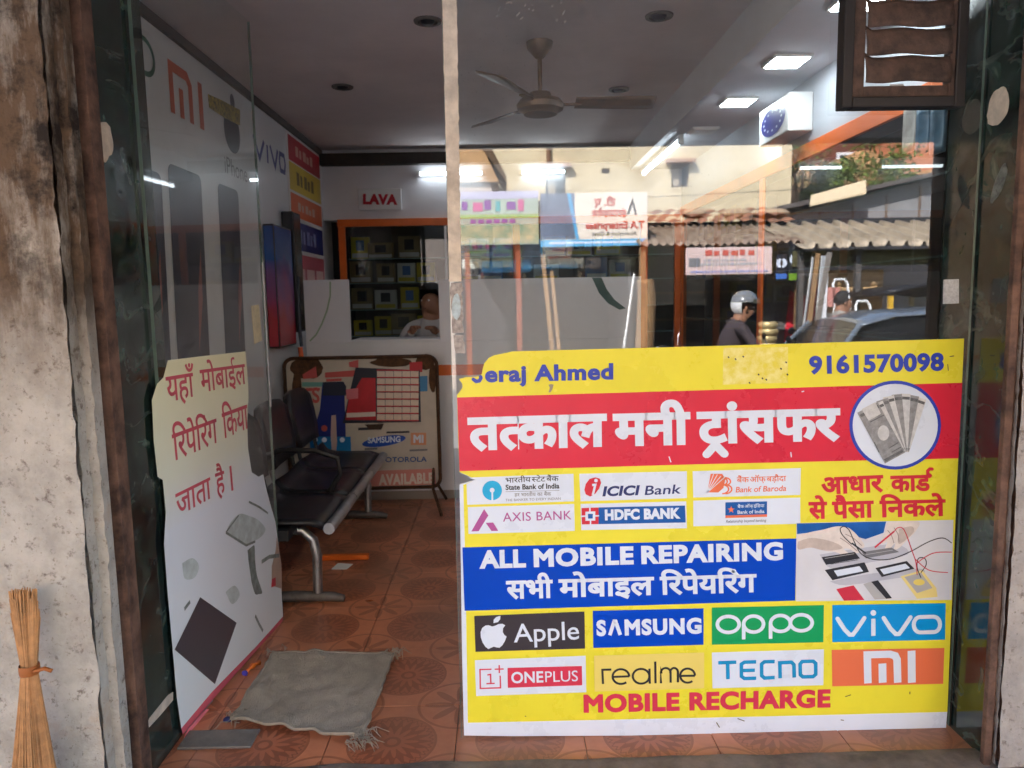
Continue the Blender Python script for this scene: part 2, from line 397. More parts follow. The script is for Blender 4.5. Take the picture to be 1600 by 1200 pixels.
# ================================================================== THE SETTING
STREET = -.28
M_conc = mat('concrete', S(170, 170, 170), .9, vary=(6, .35), bump=(40, .5))
M_slab = mat('slab_concrete', S(186, 184, 180), .9, vary=(3, .4), bump=(20, .4))
M_marble = marble_mat()
M_white = mat('white_laminate', S(222, 222, 226), .45, vary=(2.5, .06))
M_wall = mat('wall_paint', S(214, 214, 216), .7, vary=(2, .12))
M_ceil = mat('ceiling_paint', S(222, 212, 209), .85, vary=(1.3, .12))
M_soff = mat('soffit_paint', S(212, 214, 220), .7, vary=(2, .08))
M_orange = mat('orange_laminate', S(226, 106, 28), .4, vary=(5, .12))
M_rust = mat('rusty_steel', S(112, 84, 70), .75, metal=.2, vary=(14, .6), col2=S(58, 40, 34), bump=(50, .35))
M_dark = mat('dark_metal', S(40, 40, 44), .5, metal=.3, vary=(12, .3))
M_black = mat('black_vinyl', S(28, 28, 32), .38, vary=(8, .3), bump=(120, .15))
M_steel = mat('dull_steel', S(170, 172, 176), .35, metal=.85, vary=(14, .25))
M_glass = glass_mat('shop_glass', .15, dust_haze=.010)  # diffuse film: some dust, plus haze put in over the pane
M_glass2 = glass_mat('door_glass', .075, dust_haze=.024)  # film thickened beyond real dust to imitate the door's milky veil
M_cab = glass_mat('cabinet_glass', .05, (.55, .6, .6), .004); M_cab2 = glass_mat('dimming_cabinet_glass', .05, (.30, .33, .34), .003)  # second glass tinted darker to imitate shade inside the right cabinet
M_edge = mat('glass_edge', S(112, 132, 122), .15, vary=(6, .3))

asph = mat('asphalt', S(130, 130, 130), .92, vary=(2, .35), bump=(90, .6))
MB().grid(lambda a, b: Vector((-400+800*a, -400+402*b, STREET)), 2, 2).build('road', asph, kind='structure')
boxo('pavement', M_conc, (-7, -1.2, STREET-.2), (7, 1.55, STREET+.12), kind='structure')
# interior floor: slab with real tiles
fl = boxo('floor', M_conc, (-1.7, 1.9, -.2), (1.7, 6.6, -.012), kind='structure')
M_tile = tile_mat()
tw, tl = .405, .415
tb = MB().box((-tw/2+.0012, -tl/2+.0012, -.012), (tw/2-.0012, tl/2-.0012, 0)); t0 = None
for j in range(8):
    for i in range(-3, 5):
        x, y = -.372+i*tw, 2.195+j*tl
        if y > 5.2: continue
        if t0 is None: t0 = tb.build('tile', M_tile, fl, bev=.0008); o = t0
        else: o = t0.copy(); COL.objects.link(o)
        o.location = (x, y, random.uniform(-.0006, .0006)); o.rotation_euler.z = (0, math.pi)[random.random() < .5]
# threshold of rough concrete in front of the tiles, slightly proud of them
def sill(a, b):
    x = -1.5+3*a; n = noise.noise(Vector((x*7, 3, 0)))*.012
    prof = [(2.083+n, -.02), (2.078+n, .006), (2.055+n*.6, .011+.003*noise.noise(Vector((x*11, 0, 7)))), (1.9, .004+.006*noise.noise(Vector((x*5, 5, 0)))), (1.66, -.01), (1.64, -.04), (1.64, -.3)]
    y, z = prof[min(6, int(b*6+.5))]; return Vector((x, y, z))
MB().grid(sill, 90, 6).build('threshold', mat('sill_concrete', S(128, 114, 104), .85, vary=(9, .45), bump=(45, .5)), smooth='auto', kind='structure')
# room shell
boxo('wall_left', M_wall, (-1.6, 2.34, -.1), (-1.45, 6.7, 2.75), kind='structure')
boxo('wall_back', M_white, (-1.45, 6.2, 2.04), (1.9, 6.35, 2.75), kind='structure')
MB().box((1.5, 2.37, 2.10), (1.9, 6.2, 2.75)).box((1.78, 2.37, -.1), (1.9, 6.7, 2.75)).box((1.5, 2.37, -.1), (1.56, 6.2, .75)).build('wall_right', mat('right_wall_laminate', S(178, 182, 190), .45, vary=(2.5, .06)), kind='structure')
MB().box((-1.45, 6.5, -.1), (1.78, 6.65, 2.75)).build('wall_back_niche', M_dark, kind='structure')
MB().box((-1.6, 2.212, 2.60), (1.09, 6.7, 2.72)).build('ceiling', M_ceil, kind='structure')
MB().box((1.10, 2.212, 2.41), (1.5, 6.2, 2.52)).box((1.07, 2.212, 2.405), (1.098, 6.2, 2.72)).build('ceiling_soffit', M_soff, kind='structure')
# dark moulding where ceiling meets left wall
boxo('ceiling_moulding', mat('moulding', S(92, 84, 80), .7, vary=(4, .3)), (-1.45, 2.36, 2.555), (-1.43, 6.19, 2.598), kind='structure')
boxo('roof', M_slab, (-7, -1.0, 2.74), (7, 7, 2.95), kind='structure')

# canopy slab over the pavement
cn = thing('canopy', 'long grey concrete canopy slab over the shop front', 'canopy', (0, .6, 2.47))
MB().box((-7, -1.0, 2.47), (7, 2.19, 2.60)).build('slab', M_slab, cn, bev=.01)
MB().box((-7, -1.03, 2.44), (7, -1.001, 2.74)).build('front_lip', M_slab, cn, bev=.006)
lt = thing('lintel', 'dark stone lintel across the top of the shop opening', 'lintel', (0, 2.2, 2.42))
boxo('stone', M_marble, (-1.2, 2.215, 2.52), (1.6, 2.34, 2.599), lt)

# ---- front walls of old plaster, with real lumps
M_plL = plaster_mat('old_plaster', S(178, 173, 165), S(94, 76, 60), 1.42, 1.74)
M_plR = plaster_mat('old_plaster_red', S(170, 162, 156), S(128, 92, 78), 1.9, 2.6)
def bumpy(x0, x1, y, z0, z1, nu, nv, amp, seed, side, edge_rag=0):
    def fn(a, b):
        x = x0+(x1-x0)*a; z = z0+(z1-z0)*b
        p = Vector((x*9, seed, z*9)); q = Vector((x*34, seed+4, z*34))
        d = amp*(noise.noise(p)+.45*noise.noise(q))
        if noise.noise(Vector((x*5+seed, 9, z*6))) > .33: d += amp*.9
        e = 0
        if edge_rag and ((side > 0 and a > .999) or (side < 0 and a < .001)): e = edge_rag*(.35*noise.noise(Vector((seed, 2, z*5)))+.65*noise.noise(Vector((seed, 7, z*31))))
        return Vector((x+e, y+d, z))
    return MB().grid(fn, nu, nv)
def front_wall(label, x0, x1, y, side, m, seed):
    t = thing('plaster_wall', label, 'wall', ((x0+x1)/2, y, STREET))
    xe = x1 if side > 0 else x0
    mb = bumpy(x0, x1, y, STREET-.05, 2.47, 70, 130, .006, seed, side, .01); mb.build('plaster_face', m, t, smooth=True)
    mb = MB(); sx = 1 if side > 0 else -1
    mb.box((min(x0, xe-.4*sx, x1 if side < 0 else 9), y+.03, STREET-.05), (max(x1-.002 if side > 0 else x1, x0), 2.0, 2.47)) if side > 0 else mb.box((x0+.06, y+.03, STREET-.05), (x1, 2.08, 2.47))
    mb.build('masonry', m, t)
    n = 130                                                      # rough return edge
    MB().grid(lambda a, b: Vector((xe+.004*noise.noise(Vector((a*3+seed, b*34, 1)))+.005*noise.noise(Vector((a*9, b*110, seed))), y+.012+((1.99-y) if side > 0 else .045)*a, STREET-.05+(2.47-STREET+.05)*b)), 5, n).build('broken_edge', m, t, smooth=True)
    return t
front_wall('blotchy white old plaster wall left of the shop opening', -3.2, -1.079, 1.85, 1, M_plL, 1.3)
front_wall('stained grey old plaster wall right of the shop opening', 1.418, 3.4, 1.985, -1, M_plR, 5.1)
# narrow second coat beside the left wall
t = thing('plaster_strip', 'narrow chipped plaster strip between left wall and brown shutter rail', 'plaster', (-1.07, 1.9, STREET))
bumpy(-1.12, -1.054, 1.9, STREET, 2.47, 6, 160, .004, 8.2, 1, .012).build('plaster_face', M_plL, t, smooth=True)
boxo('plaster_core', M_plL, (-1.12, 1.907, STREET), (-1.060, 1.95, 2.47), t)
# shutter guide rails: folded steel channels
def rail(label, x0, x1, y0, y1, groove):
    t = thing('shutter_rail', label, 'rail', ((x0+x1)/2, y0, STREET))
    mb = MB(); g0, g1 = groove
    mb.box((x0, y0, STREET), (g0, y0+.004, 2.46)); mb.box((g1, y0, STREET), (x1, y0+.004, 2.46))
    mb.box((x0, y0+.004, STREET), (x0+.004, y1, 2.46)); mb.box((x1-.004, y0+.004, STREET), (x1, y1, 2.46)); mb.box((x0, y1, STREET), (x1, y1+.003, 2.46))
    mb.build('channel', M_rust, t, bev=.0015)
    return t
rail('brown rusty steel shutter rail left of the green marble', -1.135, -1.040, 1.962, 2.015, (-1.098, -1.088))
rail('brown dusty steel shutter rail right of the green marble', 1.383, 1.47, 1.996, 2.012, (1.404, 1.428))
# marble reveals
t = thing('marble_jamb', 'dark green polished marble jamb left of the glass door', 'jamb', (-1.1, 2.15, 0))
MB().box((-1.16, 2.022, -.1), (-1.06, 2.335, 2.519)).build('marble_slab', M_marble, t, bev=.002)
mp = Plane((-1.06, 2.2, 0), (0, 1, 0), (0, 0, 1))
M_paper = mat('paper_scrap', S(196, 184, 168), .9, vary=(30, .25))
def scrap(label, pl, pts, off=.0012, m=None, name='paper_scrap'):
    mb = MB(); q = [pl.w(*pl.uv(*p), off) for p in pts]; c = sum(q, Vector())/len(q); n = len(q)
    mb.prism(q, -pl.n*.0008); return mb.build(name, m or M_paper, label=label, cat='paper')
def blob(cx, cy, rx, ry, n, seed, rot=0):
    out = []
    for i in range(n):
        a = 2*math.pi*i/n; k = 1+.16*noise.noise(Vector((math.cos(a)*1.6, math.sin(a)*1.6, seed)))+.08*noise.noise(Vector((math.cos(a)*6, math.sin(a)*6, seed)))
        x, y = rx*k*math.cos(a), ry*k*math.sin(a); out.append((cx+x*math.cos(rot)-y*math.sin(rot), cy+x*math.sin(rot)+y*math.cos(rot)))
    return out
scrap('oval torn scrap of pale paper on the left green marble', mp, blob(161, 221, 15, 31, 26, 2, -.05))
scrap('white slanting paper strip low on the left green marble', mp, [(229, 1132), (233, 1122), (262, 1086), (270, 1081), (270, 1094), (248, 1120), (232, 1137)])
t = thing('marble_jamb', 'dark green polished marble jamb right of the big pane', 'jamb', (1.45, 2.2, 0))
MB().box((1.411, 2.025, -.1), (1.56, 2.372, 2.519)).build('marble_slab', M_marble, t, bev=.002)
mp2 = Plane((1.411, 2.2, 0), (0, 1, 0), (0, 0, 1))
sp_ = scrap('long torn scrap of pale paper on the right green marble', mp2, blob(1560, 166, 16, 31, 28, 5, .28))
scrap('smeared pale plaster mark low on the right green marble', mp2, blob(1562, 285, 7, 34, 26, 9, .35), m=mat('lime_smear', S(120, 124, 118), .9, vary=(60, .6)), name='plaster_smear')

# ================================================================== GLASS FRONT
GX0, GX1 = -.152, 1.404
gp = thing('shop_window', 'large frameless fixed glass pane behind the yellow poster', 'window', ((GX0+GX1)/2, 2.2, .004))
mb = MB(); mb.add([(GX0, 2.2, .004), (GX1, 2.2, .004), (GX1, 2.2, 2.515), (GX0, 2.2, 2.515)], [(0, 1, 2, 3)]); mb.build('pane', M_glass, gp)
boxo('pane_edge', M_edge, (GX0-.001, 2.2003, .004), (GX0, 2.210, 2.515), gp); boxo('pane_edge', M_edge, (GX1, 2.2003, .004), (GX1+.001, 2.210, 2.515), gp)
# peeling white tape along the free edge of the pane
M_tape = mat('dirty_tape', S(214, 204, 190), .75, vary=(16, .3), bump=(80, .2))
PP = Plane((0, 2.1990, 0), (1, 0, 0), (0, 0, 1))
def ragged(xl, xr, y0, y1, n, amp, seed):
    l = []; r_ = []
    for i in range(n+1):
        t_ = i/n; y = y0+(y1-y0)*t_
        l.append((xl[0]+(xl[1]-xl[0])*t_+amp*noise.noise(Vector((seed, y*.06, 0)))*.35, y)); r_.append((xr[0]+(xr[1]-xr[0])*t_+amp*noise.noise(Vector((seed+3, y*.09, 0))), y))
    return l+r_[::-1]
tp = tag(patch('edge_tape', M_tape, None, PP, ragged((690, 702), (713, 721), -40, 440, 60, 1.8, 1), .0006, .0005), 'long strip of dirty white tape on the free edge of the pane', 'tape')
gl = mat('glue_residue', S(176, 170, 168), .8, vary=(60, .5))
for k, (px0, px1, py0, py1, am) in enumerate(((703, 722, 442, 520, 9), (708, 724, 524, 552, 8))):
    tag(patch('tape_residue', gl, None, PP, ragged((px0, px0+4), (px1, px1+2), py0, py1, 40, am, 7+k), .0004, .0002), ('grey peeled tape residue on the pane edge above the orange stripe', 'small grey glue patch beside the torn poster corner')[k], 'tape')
tag(patch('blue_sticker', mat('pale_blue_paper', S(186, 206, 216), .7, vary=(60, .3)), None, PP, blob(713, 480, 7, 20, 22, 3), .0012, .0004), 'torn pale blue sticker on the taped edge of the pane', 'sticker')
tag(patch('white_sticker', mat('sticker_grey', S(196, 198, 200), .6, vary=(150, .25)), None, PP, [(1474, 437), (1498, 436), (1498, 474), (1473, 475)], .001, .0004), 'small pale square sticker on the pane beside the right marble', 'sticker')
# silicone-like scratches on the pane
M_scr = mat('scratch', S(176, 178, 180), .9)
sc_ = thing('pane_scratches', 'fine white scratches on the pane near the ceiling fan', 'scratches', (.2, 2.199, 1.9))
rs = random.Random(4); pths = []
for k in range(16):
    x, y = rs.uniform(770, 890), rs.uniform(2, 40); a = rs.uniform(.2, 1.2); l = rs.uniform(1, 9)
    pths.append([(x, y), (x+l*math.cos(a)*.5, y-l*math.sin(a)*.6), (x+l*math.cos(a), y-l*math.sin(a))])
strokes('scratch', M_scr, sc_, PP, pths, .7, .0003)

# ================================================================== POSTER ON THE PANE
vin = dict(rough=.32, spec=.45)
C_white = mat('vinyl_white', S(220, 230, 246), .26, vary=(3, .06), bump=(9, .12)); C_yel = mat('vinyl_yellow', S(236, 226, 62), .26, vary=(2.5, .09), bump=(9, .12))
C_red = mat('vinyl_red', S(216, 42, 66), .26, vary=(4, .06), bump=(9, .12)); C_blue = mat('vinyl_blue', S(0, 70, 196), .30, spec=.25, vary=(3, .06), bump=(9, .12))
C_ink = mat('ink_blue', S(44, 66, 176), .35); C_redink = mat('ink_red', S(208, 44, 60), .35); C_pink = mat('ink_pink_red', S(212, 58, 84), .35)
C_blk = mat('ink_charcoal', S(58, 52, 58), .35); C_grn = mat('ink_green', S(10, 158, 92), .35); C_cyan = mat('ink_cyan', S(0, 148, 222), .35)
C_org = mat('ink_orange', S(230, 116, 78), .35); C_tan = mat('ink_tan', S(232, 212, 112), .35); C_navy = mat('ink_navy', S(40, 52, 110), .35)
C_plum = mat('ink_plum', S(174, 84, 152), .35); C_hd = mat('ink_mid_blue', S(16, 88, 168), .35); C_sky = mat('ink_sky', S(28, 172, 224), .35)
C_teal = mat('ink_teal', S(20, 144, 200), .35); C_grey = mat('ink_grey', S(120, 120, 124), .35); C_dk = mat('ink_dark', S(44, 44, 50), .35); C_lg = mat('ink_light_grey', S(176, 176, 178), .35)
po = thing('poster', 'yellow, red and blue vinyl poster with bank and phone logos on the pane', 'poster', (.62, 2.199, .004))
def PT(name, m, pts, lay, **k): return patch(name, m, po, PP, pts, lay*.0005)
def PL(name, geo, m, p0, p1, h, lay=3, ref=.682): return letter(name, geo, m, po, PP, p0, p1, h, ref, lay*.0005)
def PSk(name, m, paths, wpx, lay=3, **k): return strokes(name, m, po, PP, paths, wpx, lay*.0005, **k)
tear = [(714, 617), (719, 611), (723, 605), (722, 599), (717, 592), (722, 591), (728, 589), (735, 589), (742, 589), (749, 587), (753, 584), (754, 577), (757, 567), (764, 559), (772, 555), (782, 553), (792, 551), (800, 549)]
rtop = (1506, 529); L_low = [(718, 757), (743, 749), (718, 738), (716, 690)]
base = tear+[(930, 545.5), (1100, 541), (1300, 535), rtop, (1503, 598), (1497, 716), (1493, 800), (1489, 900), (1484, 1010), (1480, 1110), (1478, 1137), (1440, 1141), (1330, 1142), (1200, 1146), (1000, 1149), (800, 1150), (725, 1149), (722, 1030), (720, 880)]+L_low
patch('white_sheet', C_white, po, PP, base, .0008, .0006)
yel = tear+[(930, 545.5), (1100, 541), (1300, 535), rtop, (1503, 598), (1497, 716), (1493, 800), (1489, 900), (1484, 1010), (1480, 1112), (1200, 1119), (731, 1129), (729, 1000), (727, 880), (724, 757.5), (730, 755), (743, 749.3), (730, 742.5), (718, 737.6), (716, 690)]
PT('yellow_field', C_yel, yel, 2.2)
PT('red_band', C_red, [(714.4, 621), (900, 615.5), (1503, 598), (1497, 716), (1100, 725), (718, 736)], 3.2)
CELL = 4.2
for nm, c, q in (('logo_cell', C_white, [(729, 746), (896, 740), (897, 783), (744, 788), (730, 788.5), (729, 756), (743, 749)]),
                 ('logo_cell', C_white, [(905, 740), (1073, 736), (1073, 778), (907, 783)]), ('logo_cell', C_white, [(1082, 736), (1251, 731), (1250, 773), (1083, 777)]),
                 ('logo_cell', C_white, [(731, 792), (897, 787), (898, 829), (732, 834)]), ('logo_cell', C_white, [(907, 787), (1072, 783), (1073, 825), (908, 828)]),
                 ('logo_cell', C_white, [(1083, 782), (1250, 777), (1250, 818), (1083, 822)]),
                 ('blue_block', C_blue, [(722.5, 855), (1244, 841), (1242, 938), (726, 954)]),
                 ('logo_cell', C_blk, [(741, 962), (913, 955), (914, 1013), (743, 1018)]), ('logo_cell', C_blue, [(926, 954), (1099, 950), (1099, 1007), (927, 1012)]),
                 ('logo_cell', C_grn, [(1112, 949), (1287, 945), (1286, 1003), (1112, 1007)]), ('logo_cell', C_cyan, [(1300, 945), (1477, 942), (1476, 999), (1300, 1003)]),
                 ('logo_cell', C_white, [(742, 1031), (915, 1024), (916, 1081), (744, 1087)]), ('logo_cell', C_tan, [(928, 1024), (1100, 1019), (1100, 1075), (929, 1080)]),
                 ('logo_cell', C_white, [(1112, 1019), (1287, 1014), (1286, 1070), (1113, 1075)]), ('logo_cell', C_org, [(1299, 1015), (1475, 1012), (1473, 1068), (1300, 1072)])):
    PT(nm, c, q, CELL)
T = 5.4
# top strip
PSk('lettering', C_ink, [[(739.5, 592.5), (744, 596), (749, 595), (751.5, 590.5), (751, 588.5)]], 5.4, T, cap=True)
PL('lettering', glyphs('eraj Ahmed', .042, 1.08), C_ink, (758, 596), (958, 591.5), 23, T)
PL('lettering', glyphs('9161570098', .045, 1.06), C_ink, (1264, 583), (1474, 577.5), 25, T)
tape_m = mat('yellowed_tape', S(226, 212, 60), .22, vary=(26, .0), col2=S(240, 232, 150))
PT('tape_patch', tape_m, [(1130, 543.5), (1231, 542), (1231, 598), (1129, 601)], 3.0)
PSk('puncture', C_dk, [[(x, y), (x+2, y+2.2)] for x, y in ((1137, 557), (1148, 560), (1160, 556), (1184, 584), (1190, 590), (1219, 575), (1227, 565), (1229, 584), (1170, 597), (1196, 592))], 2, 3.6)
PT('tear_mark', mat('tear_grey', S(150, 142, 122), .8), [(857, 613), (859, 606), (857, 601), (861, 600), (865, 601), (863, 608), (860, 613)], 3.4)
# headline
hb = .045
PL('headline', word(['त', ('half', 'त', .61), 'काल'], hb), C_white, (731.5, 701), (948.5, 694.5), 45.5, T, .622)
PL('headline', word(['मनी'], hb), C_white, (958, 694.5), (1079, 691.5), 45, T, .622)
PL('headline', word(['टां', ('ra', .30), 'सफर'], hb), C_white, (1089, 691), (1312.5, 685), 44.5, T, .622)
# round picture of banknotes (plain notes, no portrait)
cx_, cy_ = 1398, 664
PT('picture_ring', C_ink, ring(cx_, cy_, 71.5, 69.5, 48), T); PT('picture_disc', C_white, ring(cx_, cy_, 66.5, 64.5, 48), T+.8)
n1_, n2_, n3_ = mat('note_grey', S(150, 151, 153), .4, vary=(60, .3)), mat('note_pale', S(206, 207, 208), .4, vary=(80, .15)), mat('note_dark', S(104, 105, 108), .4, vary=(90, .4))
def note(ax, ay, bx, by, wd, lay, mm):
    d = Vector((bx-ax, by-ay)).normalized(); n = Vector((-d.y, d.x))*wd/2; a, b = Vector((ax, ay)), Vector((bx, by))
    PT('banknote', mm, [tuple(a+n), tuple(b+n), tuple(b-n), tuple(a-n)], lay)
    for t_ in (.05, .93): PT('note_border', n3_, [tuple(a+(b-a)*t_+n*.9), tuple(a+(b-a)*(t_+.05)+n*.9), tuple(a+(b-a)*(t_+.05)-n*.9), tuple(a+(b-a)*t_-n*.9)], lay+.15)
for k, (ax, ay, wd) in enumerate(((1440, 622, 17), (1428, 618, 18), (1414, 615, 19), (1400, 616, 20), (1387, 619, 22), (1377, 624, 24), (1368, 630, 27))): note(ax, ay, 1413-k*1.6, 704+k*.8, wd*.8, T+1.3+k*.45, (n2_, n1_)[k % 2])
note(1354, 636, 1397, 715, 36, T+5.2, n1_)
PT('note_panel', n2_, [(1345, 639), (1366, 628), (1375, 646), (1356, 657)], T+5.7)
PT('note_oval', n2_, [(x, y) for x, y in ring(1379, 676, 9, 12, 20)], T+5.7)
PSk('note_line', n3_, [[(1358, 659), (1380, 648)], [(1364, 690), (1372, 706)], [(1387, 700), (1402, 691)], [(1392, 706), (1406, 698)]], 1.6, T+5.9)
# red text
PL('lettering', word(['आधार'], .035), C_redink, (1283, 771.5), (1380, 767), 24, T, .622)
PL('lettering', word(['काड', ('reph', 0)], .035), C_redink, (1391, 767.5), (1459, 765.5), 23, T, .622)
PL('lettering', word(['से'], .035), C_redink, (1263, 809.5), (1292, 809), 24, T, .622)
PL('lettering', word(['पैसा'], .035), C_redink, (1300, 809), (1365, 807), 24, T, .622)
PL('lettering', word(['िनकले'], .035), C_redink, (1374, 807), (1477, 804.5), 23.5, T, .622)
# blue block text
PL('lettering', glyphs('ALL', .05, 1.08), C_white, (749, 886.5), (822, 884.4), 25, T); PL('lettering', glyphs('MOBILE', .05, 1.10), C_white, (834, 884.1), (990, 879.6), 25, T); PL('lettering', glyphs('REPAIRING', .05, 1.10), C_white, (1002, 879.3), (1223, 873), 25, T)
PL('lettering', word(['सभी'], .032), C_white, (791, 934.5), (864, 932.5), 26, T, .622)
PL('lettering', word(['मोबाइल'], .032), C_white, (873, 932), (1022, 928), 26, T, .622)
PL('lettering', word(['िरपेयिरंग'], .032), C_white, (1031, 928), (1182, 923.5), 26, T, .622)
PL('lettering', glyphs('MOBILE RECHARGE', .048, 1.08), C_pink, (912, 1111.5), (1297, 1103), 25, T)
# bank cells
PT('bank_mark', C_sky, ring(769, 766, 15.3, 15.3, 36), T); PT('keyhole', C_white, ring(769, 765.5, 3.8, 3.8, 16), T+.8); PT('keyhole', C_white, [(768, 768), (770.4, 768), (770.8, 782), (768, 782)], T+.9)
PL('lettering', word(['भारतीय ', ('gap', .1), ('half', 'स', .70), 'टेट ', ('gap', .1), 'बैंक'], .008), C_dk, (790, 754), (873, 751), 7.2, T, .622)
PL('lettering', glyphs('State Bank of India', .03, 1.02), C_dk, (790, 765), (874, 762.5), 7.6, T)
PSk('rule', C_grey, [[(790, 768), (874, 766)]], .6, T)
PL('lettering', word(['हर भारतीय का बैंक'], .006), C_grey, (804, 775.5), (861, 774), 5, T, .622)
PL('lettering', glyphs('THE BANKER TO EVERY INDIAN', 0, 1.0), C_grey, (790, 783), (876, 780.5), 3.8, T)
ic = [(915, 772), (913, 765), (915, 756), (921, 748), (930, 745.5), (937, 747.5), (939, 754), (936, 763), (930, 771), (922, 775.5)]
PT('bank_mark', C_redink, ic, T); PSk('bank_mark_letter', C_white, [[(925, 757.5), (930, 757), (926, 773)]], 3.6, T+.8); PT('bank_mark_letter', C_white, ring(931, 750.5, 2.8, 2.8, 14), T+.8)
PL('lettering', glyphs('ICICI', .04, 1.02, shear=.18), C_navy, (941, 774.5), (1000, 772.5), 14, T)
PL('lettering', glyphs('Bank', .012, 1.02, shear=.15), C_navy, (1007, 773), (1064, 770.5), 14, T)
for k in range(2): PSk('bank_mark', C_org, [arc(1127+k*5, 752, 9, 6, 90, -80, 10), arc(1128+k*5, 764, 10, 7, 85, -90, 10)], 2.2, T+k*.2)
PT('bank_mark', C_org, [(1110, 740), (1128, 740), (1133, 748), (1130, 762), (1122, 769), (1105, 769)], T); PSk('ray', C_white, [[(1104, 770), (1115+k*5.5, 739+k*2.2)] for k in range(4)], 1.1, T+.5)
PL('lettering', word(['बैंक ', ('gap', .1), 'ऑफ़ ', ('gap', .1), 'बड़ौदा'], .012), C_org, (1151, 753.5), (1228, 751), 7.6, T, .622)
PL('lettering', glyphs('Bank of Baroda', .014, 1.0, shear=.15), C_org, (1149, 769), (1228, 766.5), 8.4, T)
PT('bank_mark', C_plum, [(756.5, 795), (763, 805), (748, 829.5), (736.5, 830)], T); PT('bank_mark', C_plum, [(759, 816.5), (770.5, 816), (778.5, 829), (768, 829.3)], T)
PL('lettering', glyphs('AXIS BANK', .004, 1.06), C_plum, (786, 814.5), (893, 811), 13.5, T)
PT('bank_band', C_hd, [(935, 792.5), (1070, 789.5), (1071, 816), (935, 818.5)], T); PT('bank_mark', C_redink, [(908.5, 793.5), (935, 792.5), (935, 818.5), (909, 819)], T)
PT('bank_mark', C_white, [(914.5, 799), (930, 798.5), (930, 813), (914.5, 813.3)], T+.7); PT('bank_mark', C_hd, [(918.5, 802.5), (926, 802.3), (926, 809.6), (918.6, 809.8)], T+1.3)
PSk('bank_mark', C_white, [[(921.5, 792), (921.5, 799)], [(922.5, 812), (922.5, 820)], [(907, 806.3), (915, 806)], [(929, 805.6), (936, 805.4)]], 2.2, T+.7)
PL('lettering', glyphs('HDFC BANK', .06, 1.06), C_white, (945, 811.5), (1063, 808.5), 14.5, T+.8)
PT('bank_panel', C_hd, [(1133, 784.5), (1198, 783), (1198, 806), (1133, 808)], T); PT('bank_stripe', C_org, [(1133, 805), (1198, 803.2), (1198, 807), (1133, 809)], T+.5)
PT('bank_mark', C_org, [(1142+6*math.cos(R(90+36*k))*(1 if k % 2 == 0 else .4), 796-6*math.sin(R(90+36*k))*(1 if k % 2 == 0 else .4)) for k in range(10)], T+.5)
PL('lettering', word(['बैंक ', ('gap', .1), 'ऑफ़ ', ('gap', .1), 'इंिडया'], .012), C_white, (1152, 793.5), (1194, 792), 4.4, T+.5, .622)
PL('lettering', glyphs('Bank of India', .02, 1.0), C_white, (1152, 802.5), (1194, 801), 5.2, T+.5)
PL('lettering', glyphs('Relationship beyond banking', 0, 1.0, shear=.25), C_dk, (1134, 816.5), (1197, 814.5), 4.2, T)
# brand cells
ap = [(774, 977), (779, 974.5), (785, 974), (789.5, 976.5), (786, 981), (785.5, 987), (788, 991.5), (791.5, 994), (789, 1001), (785, 1007.5), (780.5, 1011.5), (776, 1011), (771.5, 1009.8), (767.5, 1011.5), (763, 1013.5), (758.5, 1010), (754, 1003), (751.3, 995), (751, 987), (753.5, 980.5), (758.5, 976.8), (763.5, 976.3), (769, 978.3)]
PT('brand_mark', C_white, ap, T); PT('brand_mark', C_white, [(771, 973), (771.5, 967.5), (775.5, 963.5), (782, 961.5), (781.5, 967), (778, 971.5)], T)
PL('lettering', glyphs('Apple', .006, .99), C_white, (803, 1003), (905, 998), 28, T)
PL('lettering', glyphs('S', .05, 1), C_white, (932, 992), (947, 991.6), 22, T)
PSk('lettering', C_white, [[(952.5, 992), (959.5, 970), (961.5, 970), (969, 991.5)]], 5.6, T)
PL('lettering', glyphs('MSUNG', .05, 1.13), C_white, (976, 991), (1096, 988), 22, T)
for x in (1138, 1252): PSk('lettering', C_white, [ring(x-.5, 975 if x < 1200 else 972.5, 17, 12.5, 36)], 5.5, T, closed=True)
for x, y in ((1177, 974.5), (1219, 973.5)): PSk('lettering', C_white, [ring(x, y, 15.5, 12.5, 36)], 5.5, T+.2, closed=True); PSk('lettering', C_white, [[(x-15.5, y), (x-15.4, y+24)]], 5.5, T)
PSk('lettering', C_white, [[(1308, 966), (1319, 983), (1327, 991), (1332, 991), (1338, 983), (1350, 965)]], 6.4, T, cap=True)
PSk('lettering', C_white, [[(1364, 966), (1364, 993)]], 6.4, T); PT('lettering', C_white, ring(1364, 957, 4.5, 4.5, 16), T)
PSk('lettering', C_white, [[(1380, 965), (1391, 982), (1399, 990), (1404, 990), (1410, 982), (1422, 964)]], 6.4, T, cap=True)
PSk('lettering', C_white, [arc(1437, 975.5, 10, 12, 90, 270, 14)+arc(1458, 975, 10, 12, 270, 450, 14)], 6, T, closed=True)
PSk('brand_mark', C_pink, [[(768, 1045), (750, 1045.5), (750.5, 1075), (782, 1074), (781.5, 1055)], [(773, 1045), (787, 1044.6)], [(780, 1038.5), (780.2, 1051)], [(761.5, 1054), (766.5, 1053), (767, 1067)], [(760, 1067.5), (773, 1067)]], 2.1, T)
PT('brand_panel', C_pink, [(793, 1043), (909, 1040), (909.5, 1070), (793.5, 1074)], T); PL('lettering', glyphs('ONE', .026, 1.03), C_white, (799, 1066.5), (849, 1065), 16.5, T+.7); PL('lettering', glyphs('PLUS', .002, 1.0), C_white, (852, 1065), (903, 1063.5), 16.5, T+.7)
r_ = T
PSk('lettering', C_dk, [[(942, 1068), (941, 1046), (955, 1045.5)], arc(970, 1056.5, 13, 11.5, 0, 310, 26)+[], [(957.5, 1057), (983, 1056)]], 3.3, r_)
